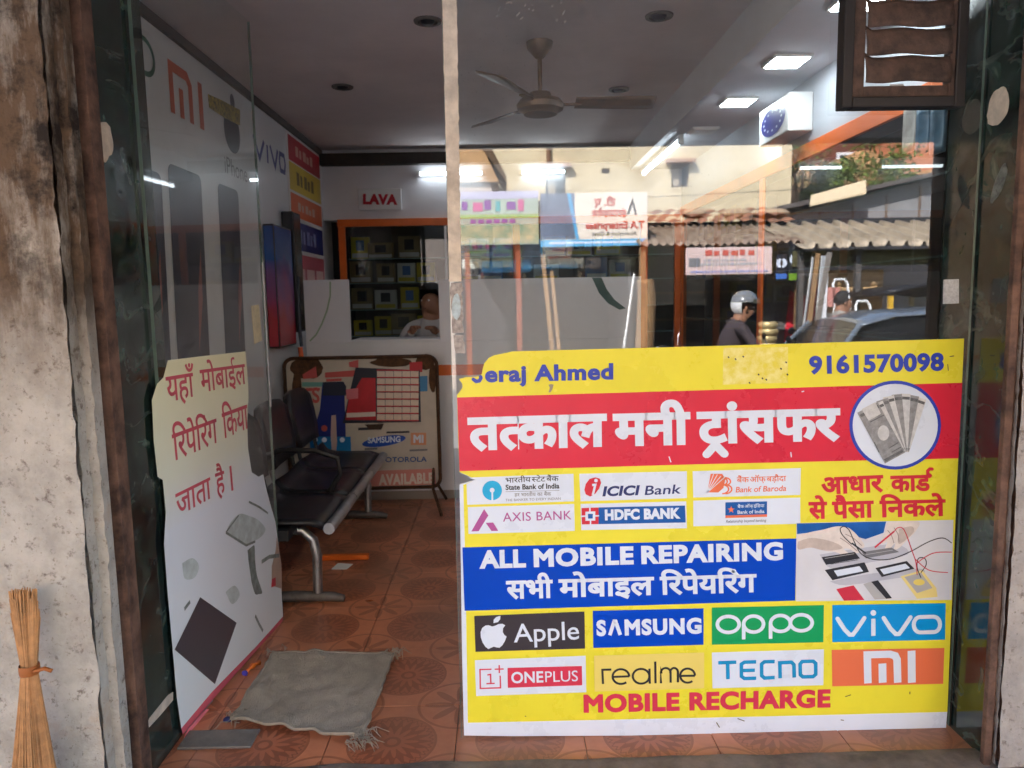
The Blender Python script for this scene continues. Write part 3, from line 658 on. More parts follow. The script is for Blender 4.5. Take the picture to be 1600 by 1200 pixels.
PSk('lettering', C_dk, [ring(1001.5, 1056, 13, 11.5, 30)], 3.3, r_, closed=True); PSk('lettering', C_dk, [[(1014.5, 1044), (1015, 1067.5)], [(1023.5, 1033), (1024, 1067)]], 3.3, r_+.2)
PSk('lettering', C_dk, [[(1032.5, 1067), (1032, 1043.5), (1033, 1050)]+arc(1040, 1050, 7.5, 6.8, 180, 0, 10)+[(1047.6, 1066)], [(1048, 1052)]+arc(1055, 1050, 7, 6.8, 180, 0, 10)+[(1058, 1066)] if False else [(1047.5, 1052)]+arc(1053, 1049.5, 6, 6.4, 180, 0, 10)+[(1059, 1065.5)]], 3.3, r_)
PSk('lettering', C_dk, [arc(1074, 1055, 11.5, 11, 0, 310, 24), [(1063, 1055.5), (1085.5, 1055)]], 3.3, r_+.2)
PSk('lettering', C_teal, [[(1122, 1035), (1150, 1034)], [(1136.5, 1036), (1137, 1060.5)]], 5.4, T)
PSk('lettering', C_teal, [[(1181, 1033.5), (1163, 1034), (1158, 1037), (1158, 1056), (1163, 1059.5), (1181, 1059)], [(1158, 1047), (1179, 1046.5)]], 5.4, T)
PSk('lettering', C_teal, [[(1210, 1033), (1194, 1033.4), (1189.5, 1037), (1189.7, 1055), (1194, 1058.8), (1210, 1058)]], 5.4, T)
PSk('lettering', C_teal, [[(1218.5, 1059), (1218, 1035), (1236, 1034), (1240, 1038), (1240.5, 1058)]], 5.4, T)
PSk('lettering', C_teal, [[(1253, 1033), (1270, 1032.5), (1274, 1036), (1274, 1053), (1270, 1056.5), (1254, 1057), (1250, 1053.5), (1249.6, 1037)]], 5.4, T, closed=True)
PSk('brand_mark', C_white, [[(1355.5, 1067), (1354.5, 1022.5), (1390, 1021.5), (1398, 1024), (1401, 1030), (1402, 1066)]], 11, T)
PSk('brand_mark', C_white, [[(1378.5, 1066), (1378, 1036)], [(1424, 1066), (1423.5, 1016)]], 11.5, T+.2)
# repair picture
PT('picture_base', mat('print_white', S(214, 216, 224), .35, vary=(6, .06)), [(1244, 817), (1489, 812), (1486, 937), (1243, 939)], CELL)
PT('picture_shirt', mat('print_shirt', S(16, 92, 176), .35, vary=(12, .3)), [(1244.5, 817.5), (1384, 814.5), (1380, 832), (1352, 842), (1300, 828), (1245, 834)], CELL+.6)
skin_p = mat('print_glove', S(226, 216, 210), .35, vary=(30, .12)); C_pr = mat('print_red', S(206, 50, 72), .35)
def soft(pts): return smooth_path(pts+[pts[0]], 4)[:-1]
sk2 = mat('print_glove_shade', S(198, 184, 176), .35, vary=(30, .15)); psh = mat('print_soft_shadow', S(188, 190, 202), .35, vary=(12, .08))
PT('picture_shadow', psh, soft([(1280, 866), (1345, 856), (1400, 850), (1418, 866), (1360, 878), (1300, 888)]), CELL+.9)
PT('picture_shadow', psh, soft([(1296, 908), (1360, 896), (1432, 888), (1440, 896), (1380, 906), (1320, 914)]), CELL+.9)
PT('picture_hand', skin_p, [(1245, 836), (1270, 830)]+smooth_path([(1286, 827), (1306, 822), (1322, 823), (1334, 831), (1347, 846), (1350, 853), (1345, 856), (1334, 848), (1330, 850), (1342, 860), (1338, 864), (1326, 857), (1318, 858), (1328, 866), (1320, 868), (1304, 862), (1288, 860), (1268, 855)], 4)+[(1246, 858)], CELL+1.2)
PT('picture_hand', skin_p, smooth_path([(1386, 815), (1410, 814), (1432, 814), (1436, 819), (1428, 832), (1416, 844), (1404, 856), (1396, 858), (1398, 848), (1390, 856), (1382, 857), (1386, 846), (1378, 850), (1376, 844), (1382, 832), (1384, 822)], 4), CELL+1.2)
PT('picture_cuff', sk2, soft([(1246, 846), (1268, 840), (1300, 846), (1316, 856), (1290, 860), (1266, 855), (1247, 858)]), CELL+1.6)
PT('picture_cuff', sk2, soft([(1404, 826), (1424, 822), (1426, 832), (1408, 848), (1402, 846)]), CELL+1.6)
PSk('picture_finger', mat('print_shadow', S(150, 134, 128), .35), [smooth_path([(1320, 834), (1332, 840), (1346, 852)]), smooth_path([(1312, 840), (1324, 848), (1338, 860)]), smooth_path([(1386, 828), (1392, 836), (1396, 848)]), smooth_path([(1396, 824), (1402, 834), (1404, 846)])], 1.0, CELL+1.9)
PSk('picture_finger', C_pr, [[(1366, 855), (1396, 830)]], 2.6, CELL+2.4); PSk('picture_finger', C_dk, [[(1330, 848), (1352, 864)]], 2.4, CELL+2.4)
PSk('picture_finger', C_dk, [[(1292, 876), (1338, 868)], [(1297, 881), (1340, 874)]], .8, CELL+2.6); PSk('picture_finger', C_lg, [[(1288, 872), (1334, 864.5)], [(1352, 866), (1394, 859)]], .9, CELL+2.6)
for q, c in (([(1283, 870), (1335, 862), (1343, 872), (1290, 882)], C_dk), ([(1346, 862), (1392, 855), (1404, 862), (1352, 872)], C_grey), ([(1288, 890), (1350, 878), (1357, 893), (1300, 906)], C_dk), ([(1302, 891), (1342, 884), (1348, 892), (1308, 900)], C_white),
             ([(1367, 887), (1416, 876), (1428, 888), (1377, 901)], C_dk), ([(1374, 889), (1414, 880), (1421, 887), (1380, 897)], C_white), ([(1306, 920), (1333, 914), (1350, 937), (1318, 938)], C_pr), ([(1348, 912), (1360, 908), (1384, 935), (1366, 936)], C_lg), ([(1358, 909), (1371, 906), (1393, 934), (1384, 935)], C_dk),
             ([(1406, 900), (1440, 890), (1462, 918), (1464, 932), (1432, 935)], mat('print_meter', S(232, 214, 140), .35)), ([(1412, 901), (1438, 894), (1456, 918), (1432, 926)], C_lg)):
    PT('picture_detail', c, q, CELL+2.2 if c not in (C_white, C_lg) else CELL+2.7)
PT('picture_dial', C_tan, ring(1435, 909, 9, 5, 18), CELL+3.1)
PSk('picture_wire', C_dk, [[(1330, 850), (1316, 836), (1312, 826), (1318, 822), (1326, 828), (1334, 846), (1344, 864), (1362, 873), (1390, 873), (1420, 862), (1450, 846), (1472, 840), (1486, 848)], [(1438, 902), (1432, 886), (1434, 872), (1444, 872), (1446, 882), (1438, 894)]], 1.4, CELL+3.2)
PSk('picture_wire', C_pr, [[(1366, 854), (1392, 834), (1402, 824), (1412, 828), (1424, 860), (1430, 878), (1432, 898)], [(1428, 872), (1450, 890), (1480, 894)], [(1430, 880), (1456, 864), (1486, 862)]], 1.3, CELL+3.3)
# nicks and dirt on the vinyl
PSk('scuff', mat('scuff', S(96, 88, 60), .7), [[(1320, 1088), (1329, 1085)], [(1421, 1080), (1421, 1084)], [(1119, 1128), (1124, 1136)], [(1152, 1122), (1163, 1126)], [(820, 1118), (822, 1119)], [(1313, 1124), (1318, 1125)], [(1483, 557), (1490, 556)], [(1480, 569), (1481, 579)]], 1.3, CELL+1)
PSk('scuff', C_white, [[(1045, 713), (1048, 722)], [(1252, 612), (1256, 611)], [(1235, 706), (1236, 714)]], 1.6, CELL+1)

# ================================================================== INSIDE THE SHOP
def lamp_mat(name, col, k): return mat(name, (.9, .9, .9), .4, emit=(col, k))
M_led = lamp_mat('led_panel_light', (.86, .94, 1), 8.5); M_tube = lamp_mat('tube_light', (.82, .92, 1), 2.6); M_tube1 = lamp_mat('tube_light_dim', (.82, .92, 1), 1.7)
M_pl = mat('white_plastic', S(225, 226, 226), .4, vary=(4, .08))
def led(y, label, lit=True):
    t = thing('ceiling_light', label, 'light', (1.28, y, 2.41), 'square panels in the low ceiling')
    MB().box((1.195, y-.085, 2.398), (1.365, y+.085, 2.4098)).build('frame', M_pl, t, bev=.003)
    MB().box((1.208, y-.072, 2.394), (1.352, y+.072, 2.3978)).build('diffuser', M_led if lit else M_pl, t)
led(2.72, 'added lit square ceiling panel nearest the pane, above the louvred vent'); led(3.39, 'lit square ceiling panel in the low ceiling, brighter and nearer one'); led(4.07, 'lit square ceiling panel between the nearer panel and the tube light')  # panel nearest the pane is an addition, to give more light
led(4.76, 'unlit square ceiling panel above the slanting tube light', False)
def tube_light(label, a, b, mount):
    a, b = Vector(a), Vector(b); t = thing('tube_light', label, 'light', (a+b)/2, 'tube lights'); mo = Vector(mount)
    MB().cyl(a, b, .013, n=12).build('tube', M_tube1 if 'slanting' in label else M_tube, t, smooth='auto')
    d = (b-a).normalized(); mb = MB(); mb.beam(a-d*.03+mo, b+d*.03+mo, .03, .022); mb.build('batten', M_pl, t)
    for p, s_ in ((a, -1), (b, 1)): MB().beam(p+d*s_*.002, p+d*s_*.028, .034, .034).build('end_cap', M_pl, t)
tube_light('white tube light slanting under the low ceiling', (1.16, 4.85, 2.355), (1.16, 6.05, 2.355), (0, 0, .03))
tube_light('white tube light on the back wall behind the taped pane edge', (-.64, 6.16, 2.395), (-.14, 6.16, 2.395), (0, .026, 0))
tube_light('white tube light on the back wall right of the fan', (.19, 6.16, 2.395), (.53, 6.16, 2.395), (0, .026, 0))
def downlight(px, py, label):
    p = atz(px, py, 2.6); t = thing('downlight', label, 'light', p, 'unlit recessed spots in the dark ceiling')
    MB().lathe(p, [(.062, -.001), (.06, -.008), (.044, -.010), (.040, -.002), (.0, -.0015)], 20).build('bezel', mat('bezel_grey', S(100, 94, 90), .5, vary=(10, .3)), t, smooth='auto')
    MB().lathe(p, [(.032, -.0025), (.026, -.014), (0, -.016)], 16).build('bulb', M_dark, t, smooth=True)
downlight(668, 32, 'unlit dark spot in the ceiling left of the taped pane edge'); downlight(1030, 24, 'unlit dark spot in the ceiling top centre, right of the fan')
downlight(967, 139, 'unlit dark spot in the ceiling just above the fan blade'); downlight(535, 135, 'unlit dark spot in the ceiling above the coloured wall strips')
# ceiling fan
fx, fy = .205, 3.70; M_fan = mat('fan_brown', S(132, 108, 86), .4, metal=.3, vary=(8, .3))
fn = thing('ceiling_fan', 'brown three blade ceiling fan hanging from dark ceiling', 'fan', (fx, fy, 2.6))
MB().lathe((fx, fy, 2.6), [(.001, -.001), (.065, -.002), (.06, -.03), (.02, -.075), (.001, -.08)], 20).build('canopy_cup', M_fan, fn, smooth='auto')
MB().cyl((fx, fy, 2.53), (fx, fy, 2.37), .011, n=10).build('down_rod', M_fan, fn, smooth='auto')
MB().lathe((fx, fy, 2.31), [(.001, .06), (.05, .055), (.06, .03), (.10, .02), (.115, 0), (.11, -.025), (.085, -.036), (.08, -.046), (.001, -.048)], 28).build('motor', M_fan, fn, smooth='auto')
for a in (2, 124, 243):
    d = Vector((math.cos(R(a)), math.sin(R(a)), 0)); n_ = Vector((-d.y, d.x, 0)); c = Vector((fx, fy, 2.305))
    bl = MB().grid(lambda u, v: c+d*(.17+.39*u)+n_*((v-.5)*(.085+.05*u)*(1 if u < .93 else .7))+Vector((0, 0, .012-.03*(v-.5))), 10, 3)
    b_ = bl.build('blade', M_fan, fn, smooth=True); s_ = b_.modifiers.new('s', 'SOLIDIFY'); s_.thickness = .003
    MB().beam(c+d*.09+Vector((0, 0, .004)), c+d*.20+Vector((0, 0, .008)), .035, .006).build('blade_bracket', M_fan, b_)
# sign box with blue oval on the right wall
sb = thing('sign_box', 'white sign box with blue oval on the right wall', 'sign', (1.5, 3.8, 2.16))
sx0, sy0, sy1, sz0, sz1 = 1.38, 3.62, 4.02, 2.155, 2.335
MB().box((sx0, sy0, sz0), (1.4995, sy1, sz1)).build('box', M_pl, sb, bev=.006)
sp = Plane((sx0, 0, 0), (0, 1, 0), (0, 0, 1))
ov = [sp.w((sy0+sy1)/2+.165*math.cos(t), (sz0+sz1)/2+.07*math.sin(t), .002) for t in [2*math.pi*k/36 for k in range(36)]]
MB().poly(ov).build('blue_oval', mat('sign_blue', S(34, 36, 130), .35), sb)
for k in range(12):
    t = 2*math.pi*k/12; MB().poly([sp.w((sy0+sy1)/2+.12*math.cos(t)+.012*math.cos(q), (sz0+sz1)/2+.045*math.sin(t)+.006*math.sin(q), .004) for q in [2*math.pi*j/8 for j in range(8)]]).build('dot', C_white, sb)

# ---- louvred exhaust vent standing off the pane, top right
lv = thing('louvre_vent', 'brown dusty louvred exhaust vent on the pane top right', 'vent', (1.15, 2.17, 1.91))
M_lv = mat('dusty_brown_plastic', S(92, 72, 62), .8, vary=(16, .4), col2=S(58, 46, 40), bump=(90, .3)); M_lvd = mat('dark_brown_plastic', S(38, 34, 34), .55, vary=(10, .4))
vx0, vx1, vz0, vz1 = .972, 1.322, 1.905, 2.30
def frame(mb, x0, x1, z0, z1, wd, y0, y1):
    mb.box((x0, y0, z0), (x0+wd, y1, z1)); mb.box((x1-wd, y0, z0), (x1, y1, z1)); mb.box((x0+wd, y0, z0), (x1-wd, y1, z0+wd)); mb.box((x0+wd, y0, z1-wd), (x1-wd, y1, z1)); return mb
frame(MB(), vx0, vx1, vz0, vz1, .030, 2.150, 2.198).build('outer_frame', M_lvd, lv, bev=.004)
frame(MB(), vx0+.030, vx1-.012, vz0+.026, vz1-.03, .034, 2.158, 2.190).build('inner_frame', M_lv, lv, bev=.003)
for k in range(5):
    zc = 2.008+k*.0745; m_ = Matrix.Translation((0, 2.158, zc)) @ Matrix.Rotation(R(-9), 4, 'X')
    def slat(u, v, zc=zc, m_=m_):
        x = vx0+.064+(vx1-.044-vx0-.064)*u; e = .010*(abs(u-.5)*2)**6 if v < .5 else 0
        return m_ @ Vector((x, -.004-.006*math.sin(math.pi*v), (v-.5)*.0735+(.012 if (u < .02 and v > .5) else 0)-.003*math.sin(u*9+k)))
    o = MB().grid(slat, 14, 6).build('slat', M_lv, lv, smooth=True); q = o.modifiers.new('s', 'SOLIDIFY'); q.thickness = .003
M_clip = mat('pale_clip', S(190, 190, 192), .5)
boxo('white_label', M_clip, (1.115, 2.170, 1.957), (1.155, 2.172, 1.972), lv)

# ---- glass door swung in, with torn sticker
h0 = Vector((-1.045, 2.245, 0)); h1 = Vector((-.985, 3.115, 0)); dd = (h1-h0).normalized(); DP = Plane(h0, dd, (0, 0, 1))
dr = thing('glass_door', 'frameless glass door swung open into the shop', 'door', h0)
DW = (h1-h0).length; dn = DP.n
mb = MB(); mb.add([DP.w(0, .03), DP.w(DW, .03), DP.w(DW, 2.5), DP.w(0, 2.5)], [(0, 1, 2, 3)]); mb.build('pane', M_glass2, dr)
for u in (0, DW): mb = MB(); q = [DP.w(u-.0008, .03, -.0003), DP.w(u+.0008, .03, -.0003), DP.w(u+.0008, 2.5, -.0003), DP.w(u-.0008, 2.5, -.0003)]; mb.prism(q, -dn*.010); mb.build('pane_edge', M_edge, dr)
MB().prism([DP.w(DW*.02, .005, -.003), DP.w(DW*.24, .005, -.003), DP.w(DW*.24, .062, -.003), DP.w(DW*.02, .062, -.003)], -dn*.02).build('patch_fitting', M_steel, dr, bev=.003)
MB().prism([DP.w(DW-.03, .95, .012), DP.w(DW-.018, .95, .012), DP.w(DW-.018, 1.55, .012), DP.w(DW-.03, 1.55, .012)], -dn*.008).build('handle', M_steel, dr, bev=.002)
st = thing('door_sticker', 'torn yellow to white sticker with red writing on the open door', 'sticker', h0+Vector((0, 0, .03)))
DPx = lambda pts: [DP.uv(*p) for p in pts]
stk = mat('sticker_print', S(206, 208, 206), .35)
tn = stk.node_tree; tc = tn.nodes.new('ShaderNodeTexCoord'); sx_ = tn.nodes.new('ShaderNodeSeparateXYZ'); tn.links.new(tc.outputs['Object'], sx_.inputs[0])
rp = tn.nodes.new('ShaderNodeValToRGB'); mr = tn.nodes.new('ShaderNodeMapRange'); mr.inputs[2].default_value = 1.25; tn.links.new(sx_.outputs['Z'], mr.inputs[0]); tn.links.new(mr.outputs[0], rp.inputs[0])
e = rp.color_ramp.elements; e[0].position = .0; e[0].color = (*S(222, 230, 232), 1); e[1].position = .92; e[1].color = (*S(230, 228, 190), 1)  # sheet colours paled to imitate a hazy veil of reflections
for p_, c_ in ((.52, S(222, 228, 238)), (.66, S(226, 228, 208))): k_ = e.new(p_); k_.color = (*c_, 1)
tn.links.new(rp.outputs[0], tn.nodes['Principled BSDF'].inputs['Base Color'])
outl = [(262, 563), (320, 556), (383, 549), (386, 580), (388, 620), (386, 660), (387, 700), (393, 738), (404, 745), (411, 741), (416, 765), (424, 795), (430, 815), (436, 860), (440, 930), (442, 963), (400, 1010), (330, 1082), (283, 1138), (276, 1090), (270, 1020), (262, 930), (256, 850), (259, 800), (254, 750), (246, 745), (240, 690), (237, 625), (245, 600), (255, 590)]
patch('sheet', stk, st, DP, outl, .0010, .0007)
C_rd = mat('door_ink_red', S(204, 84, 100), .4)  # red softened too, with the veil's haze in the ink colour
def DL(geo, p0, p1, h): return letter('lettering', geo, C_rd, st, DP, p0, p1, h, .622, .0018, up=(-.09, -1))
DL(word(['यहाँ'], .012), (261, 628), (305, 618), 38); DL(word(['मोबाईल'], .012), (314, 613), (384, 599), 34)
DL(word(['िरपेिरंग'], .012), (271, 720), (340, 690), 40); DL(word(['िकया'], .012), (349, 685), (388, 668), 38)
DL(word(['जाता'], .012), (276, 807), (330, 777), 34); DL(word(['है'], .012), (338, 774), (352, 768), 33); DL(glyphs('।', .004), (361, 767), (364, 765.5), 38)
patch('red_border', mat('sticker_pink', S(206, 92, 108), .35, vary=(8, .15)), st, DP, [(442, 963), (441, 971), (331, 1094), (285, 1148), (283, 1138), (330, 1082), (400, 1010)], .0014, .0004)
patch('pink_end', mat('sticker_rose', S(232, 128, 138), .35), st, DP, smooth_path([(326, 1108), (322, 1124), (302, 1150), (291, 1160), (287, 1156), (290, 1144), (308, 1122), (320, 1109), (326, 1108)], 4)[:-1], .0022, .0006)
def DPat(n, m, pts, off=.0018): return patch(n, m, st, DP, pts, off)
DPat('picture_tablet', mat('print_tablet', S(74, 70, 76), .3, vary=(3, .15)), [(312, 933), (369, 973), (335, 1069), (272, 1015)])
cl_ = mat('print_sage', S(192, 204, 204), .35, vary=(20, .25)); dk_ = mat('print_dark_green', S(132, 142, 138), .4, vary=(26, .5)); sk_ = mat('print_skin', S(188, 164, 148), .35, vary=(14, .15))
DPat('picture_cloth', cl_, smooth_path([(352, 832), (360, 816), (374, 803), (388, 806), (402, 812), (414, 826), (408, 838), (396, 846), (384, 853), (366, 843), (352, 832)], 3)[:-1]); strokes('picture_line', dk_, st, DP, [[(352, 832), (384, 852), (398, 846)]], 2.2, .0022); strokes('picture_line', dk_, st, DP, [[(372, 805), (352, 832)]], 1.6, .0023)
strokes('picture_line', dk_, st, DP, [[(388, 784), (404, 792), (418, 802)]], 1.8, .0022)
DPat('picture_hand', sk_, [(432, 838), (439, 880), (440, 920), (424, 915), (424, 885), (430, 860)]); DPat('picture_tool', dk_, smooth_path([(386, 860), (392, 855), (397, 853), (398, 876), (401, 900), (409, 925), (404, 928), (398, 928), (393, 912), (391, 900), (388, 880), (386, 860)], 3)[:-1]); DPat('picture_shade', cl_, smooth_path([(284, 880), (300, 872), (310, 884), (304, 902), (288, 904), (284, 880)], 4)[:-1], .0014); DPat('picture_shade', cl_, smooth_path([(352, 925), (366, 915), (374, 930), (362, 944), (352, 925)], 4)[:-1], .0014)
strokes('picture_line', dk_, st, DP, [[(408, 878), (420, 870), (436, 868)]], 3, .0022); strokes('picture_line', dk_, st, DP, [[(398, 962), (404, 975), (410, 986)]], 2.4, .0022); DPat('picture_tip', C_pr, [(424, 905), (430, 902), (430, 915), (423, 918)], .0024)
strokes('picture_line', dk_, st, DP, [[(287, 952), (296, 940)]], 3.5, .0022)
tag(patch('yellow_strip', mat('old_paper', S(206, 196, 164), .7, vary=(40, .2)), None, DP, [(392, 478), (404, 476), (409, 532), (397, 538)], .0014, .0006), 'short yellowed paper strip on the open glass door', 'paper')

# ---- printed wall panel with phone brands behind the door
LW = Plane((-1.447, 0, 0), (0, 1, 0), (0, 0, 1))
wp = thing('wall_banner', 'pale printed wall banner with phone brand logos behind the door', 'banner', (-1.447, 4, .1))
MB().box((-1.4495, 2.42, .1), (-1.4472, 5.20, 2.54)).build('sheet', mat('banner_print', S(206, 208, 210), .3, vary=(1.5, .06)), wp)
bn = lambda n, m, pts, off=.0015: patch(n, m, wp, LW, pts, off)
bo = mat('print_orange', S(190, 84, 50), .4); bg_ = mat('print_green', S(30, 92, 74), .4); bd = mat('print_slate', S(58, 60, 76), .3, vary=(2, .3)); bv_ = mat('print_indigo', S(60, 64, 128), .4)
def LWs(n, m, paths, wm, off=.0015, closed=False):
    for p in paths:
        v, f = stroke2d(p, wm, closed); MB().add([LW.w(q[0], q[1], off) for q in v], f).build(n, m, wp)
# logos in wall coordinates (y, z)
LWs('brand_letter', bg_, [[(3.19+.085*math.cos(t), 2.40+.07*math.sin(t)) for t in [2*math.pi*k/24 for k in range(24)]]], .022, closed=True)
LWs('brand_mark', bo, [[(3.43, 2.23), (3.43, 2.435), (3.60, 2.435), (3.635, 2.40), (3.635, 2.23)]], .045); LWs('brand_mark', bo, [[(3.53, 2.23), (3.53, 2.36)]], .045); LWs('brand_mark', bo, [[(3.755, 2.23), (3.755, 2.45)]], .05)
MB().poly([LW.w(4.17+.12*math.cos(t)*(1-.1*math.sin(t)), 2.32+.125*math.sin(t), .0015) for t in [2*math.pi*k/24 for k in range(24)]]).build('brand_mark', bd, wp)
MB().poly([LW.w(4.20+.035*math.cos(t), 2.475+.04*math.sin(t), .0015) for t in [2*math.pi*k/12 for k in range(12)]]).build('brand_mark', bd, wp)
tag(MB().prism([LW.w(*LW.uv(*p), .004) for p in ((324, 147), (346, 157), (374, 172), (374, 196), (350, 184), (326, 168))], (-.002, 0, 0)).build('yellow_label', mat('label_yellow', S(176, 156, 60), .5, vary=(60, .5), col2=S(60, 54, 30))), 'yellow printed label stuck over a logo on the wall banner', 'label')
vs_, fs_ = glyphs('iPhone', .0); MB().add([LW.w(4.02+v[0]*.13, 2.07+v[1]*.13, .0015) for v in vs_], fs_).build('lettering', C_grey, wp)
LWs('brand_letter', bv_, [[(4.52, 2.37), (4.62, 2.25), (4.72, 2.37)], [(4.78, 2.25), (4.78, 2.36)], [(4.84, 2.37), (4.93, 2.25), (5.0, 2.37)], [(5.03, 2.31), (5.05, 2.36), (5.14, 2.36), (5.16, 2.31), (5.14, 2.25), (5.05, 2.25), (5.03, 2.31)]], .03)
# printed phones on the banner
for y0, z0, wd, hh, c1 in ((3.05, 1.02, .36, .92, bd), (3.48, 1.05, .36, .95, bd), (4.02, 1.05, .30, .95, bd)):
    q = []
    for (sx, sz) in ((-1, -1), (1, -1), (1, 1), (-1, 1)):
        for t in range(5):
            a = math.atan2(sz, sx)-R(45)+R(22.5*t); q.append((y0+sx*(wd/2-.04)+.04*math.cos(a), z0+hh/2+sz*(hh/2-.04)+.04*math.sin(a)))
    MB().poly([LW.w(a+(b-z0)*.04, b, .0015) for a, b in q]).build('printed_phone', c1, wp)
    MB().poly([LW.w(y0+.06+a*.05, z0+.1+b, .0025) for a, b in ((0, 0), (1.6, .25), (1.9, .5), (.7, .3))]).build('printed_screen', (mat('print_rose', S(150, 92, 86), .35), mat('print_amber', S(170, 140, 100), .35), mat('print_rose', S(150, 92, 86), .35))[int(y0*2) % 3], wp)
# stack of coloured strips on the wall next to the banner
cs = thing('strip_board', 'stack of coloured printed strips on the left wall near the back corner', 'sign', (-1.447, 5.7, 1.4))
MB().box((-1.4495, 5.22, 1.42), (-1.4440, 6.15, 2.545)).build('backing', mat('board_white', S(214, 212, 210), .4), cs)
SP = Plane((-1.4435, 0, 0), (0, 1, 0), (0, 0, 1))
for k, (c, z0, z1) in enumerate(((S(176, 30, 44), 2.36, 2.53), (S(206, 178, 40), 2.16, 2.35), (S(216, 100, 50), 1.98, 2.14), (S(34, 44, 110), 1.75, 1.95), (S(190, 92, 104), 1.46, 1.72))):
    MB().box((-1.4440, 5.25, z0), (-1.4415, 6.12, z1)).build('strip', mat('strip_colour_%d' % k, c, .4, vary=(6, .12)), cs)
    if k < 4:
        for j in range(5): MB().box((-1.4412, 5.42+j*.10, z0+.05), (-1.4405, 5.42+j*.10+(.07, .05, .08, .06, .07)[j], z1-(.05, .06, .05, .07, .05)[j])).build('faded_print', mat('strip_ink', S(206, 170, 150), .5) if k not in (1, 3) else (mat('strip_ink_dark', S(110, 92, 40), .5) if k == 1 else mat('strip_ink_blue', S(120, 128, 170), .5)), cs)
    else:
        for j in range(3): MB().box((-1.4412, 5.30+j*.28, 1.48), (-1.4405, 5.52+j*.28, 1.62)).build('strip_picture', mat('strip_pale', S(222, 190, 184), .5), cs)
# phone shaped display boards on the wall
def phone_board(label, y0, y1, z0, z1, x0, x1, c_top, c_bot):
    t = thing('phone_board', label, 'display board', (x0, y0, z0))
    MB().box((x0, y0, z0), (x1, y1, z1)).build('board', M_dark, t, bev=.006)
    m = mat('phone_art_'+label[:9].replace(' ', '_'), c_top, .25); tn = m.node_tree; tc = tn.nodes.new('ShaderNodeTexCoord'); s_ = tn.nodes.new('ShaderNodeSeparateXYZ'); tn.links.new(tc.outputs['Object'], s_.inputs[0])
    wv = tn.nodes.new('ShaderNodeTexNoise'); wv.inputs['Scale'].default_value = 3; tn.links.new(tc.outputs['Object'], wv.inputs['Vector'])
    ad = tn.nodes.new('ShaderNodeMath'); ad.operation = 'MULTIPLY_ADD'; tn.links.new(wv.outputs['Fac'], ad.inputs[0]); ad.inputs[1].default_value = .5; tn.links.new(s_.outputs['Z'], ad.inputs[2])
    r = tn.nodes.new('ShaderNodeValToRGB'); tn.links.new(ad.outputs[0], r.inputs[0]); e = r.color_ramp.elements; e[0].position = .45; e[0].color = (*c_bot, 1); e[1].position = .75; e[1].color = (*c_top, 1)
    tn.links.new(r.outputs[0], tn.nodes['Principled BSDF'].inputs['Base Color'])
    MB().box((x1, y0+.012, z0+.012), (x1+.003, y1-.012, z1-.012)).build('screen', m, t)
    MB().box((x0+.004, y0-.003, z0+.012), (x1-.004, y0-.0005, z1-.012)).build('side_print', m, t)
phone_board('blue and red phone shaped board on the left wall', 4.60, 4.98, 1.10, 1.86, -1.4455, -1.38, S(38, 78, 150), S(168, 40, 56))
phone_board('dark phone shaped board behind the blue and red one', 5.00, 5.19, 1.18, 1.98, -1.4455, -1.37, S(42, 42, 48), S(60, 58, 60))

# ---- waiting bench
M_seat = mat('bench_black', S(30, 30, 36), .30, vary=(6, .3), bump=(200, .1))
bnch = thing('waiting_bench', 'black and steel three seat waiting bench along the left wall', 'bench', (-.95, 3.95, 0))
SY = [3.16, 3.67, 4.18, 4.69]
prof = [(-.80, .405), (-.86, .428), (-.98, .428), (-1.08, .430), (-1.13, .445), (-1.165, .49)]
for k in range(3):
    y0, y1 = SY[k]+.012, SY[k+1]-.012; n = len(prof)
    mb = MB(); mb.grid(lambda u, v: Vector((prof[round(u*(n-1))][0], y0+(y1-y0)*v, prof[round(u*(n-1))][1]-.012*math.sin(math.pi*v))), n-1, 8)
    o = mb.build('seat', M_seat, bnch, smooth=True); q = o.modifiers.new('s', 'SOLIDIFY'); q.thickness = .022
    MB().tube([(-.778, y0-.006, .392), (-.778, (y0+y1)/2, .388), (-.778, y1+.006, .392)], .026, 12).build('front_roll', M_steel, bnch, smooth='auto')
    bp_ = [(-1.19, .53), (-1.205, .62), (-1.22, .71), (-1.24, .80), (-1.26, .845)]
    wd = lambda u: .20 if u < .2 else (.235 if u < .8 else .17)
    mb = MB(); mb.grid(lambda u, v: Vector((bp_[min(4, int(u*4+.5))][0]-.03*math.sin(math.pi*v)*.4, (y0+y1)/2+(v-.5)*2*wd(u), bp_[min(4, int(u*4+.5))][1]+(.015*math.sin(math.pi*v) if u > .9 else 0))), 4, 8)
    o = mb.build('backrest', M_seat, bnch, smooth=True); q = o.modifiers.new('s', 'SOLIDIFY'); q.thickness = .035; q.offset = 0
    for yy in (y0+.06, y1-.06): MB().tube([(-1.12, yy, .41), (-1.19, yy, .47), (-1.21, yy, .58), (-1.225, yy, .68)], .012, 8).build('back_bracket', M_dark, bnch, smooth='auto')
for yy in (SY[1],):
    MB().tube([(-1.20, yy, .62), (-1.12, yy, .645), (-.95, yy, .64), (-.84, yy, .60), (-.83, yy, .52), (-.88, yy, .44), (-.92, yy, .40)], .014, 8).build('armrest', M_dark, bnch, smooth='auto')
MB().box((-1.03, 3.14, .345), (-.95, 4.72, .395)).build('beam', M_dark, bnch, bev=.006)
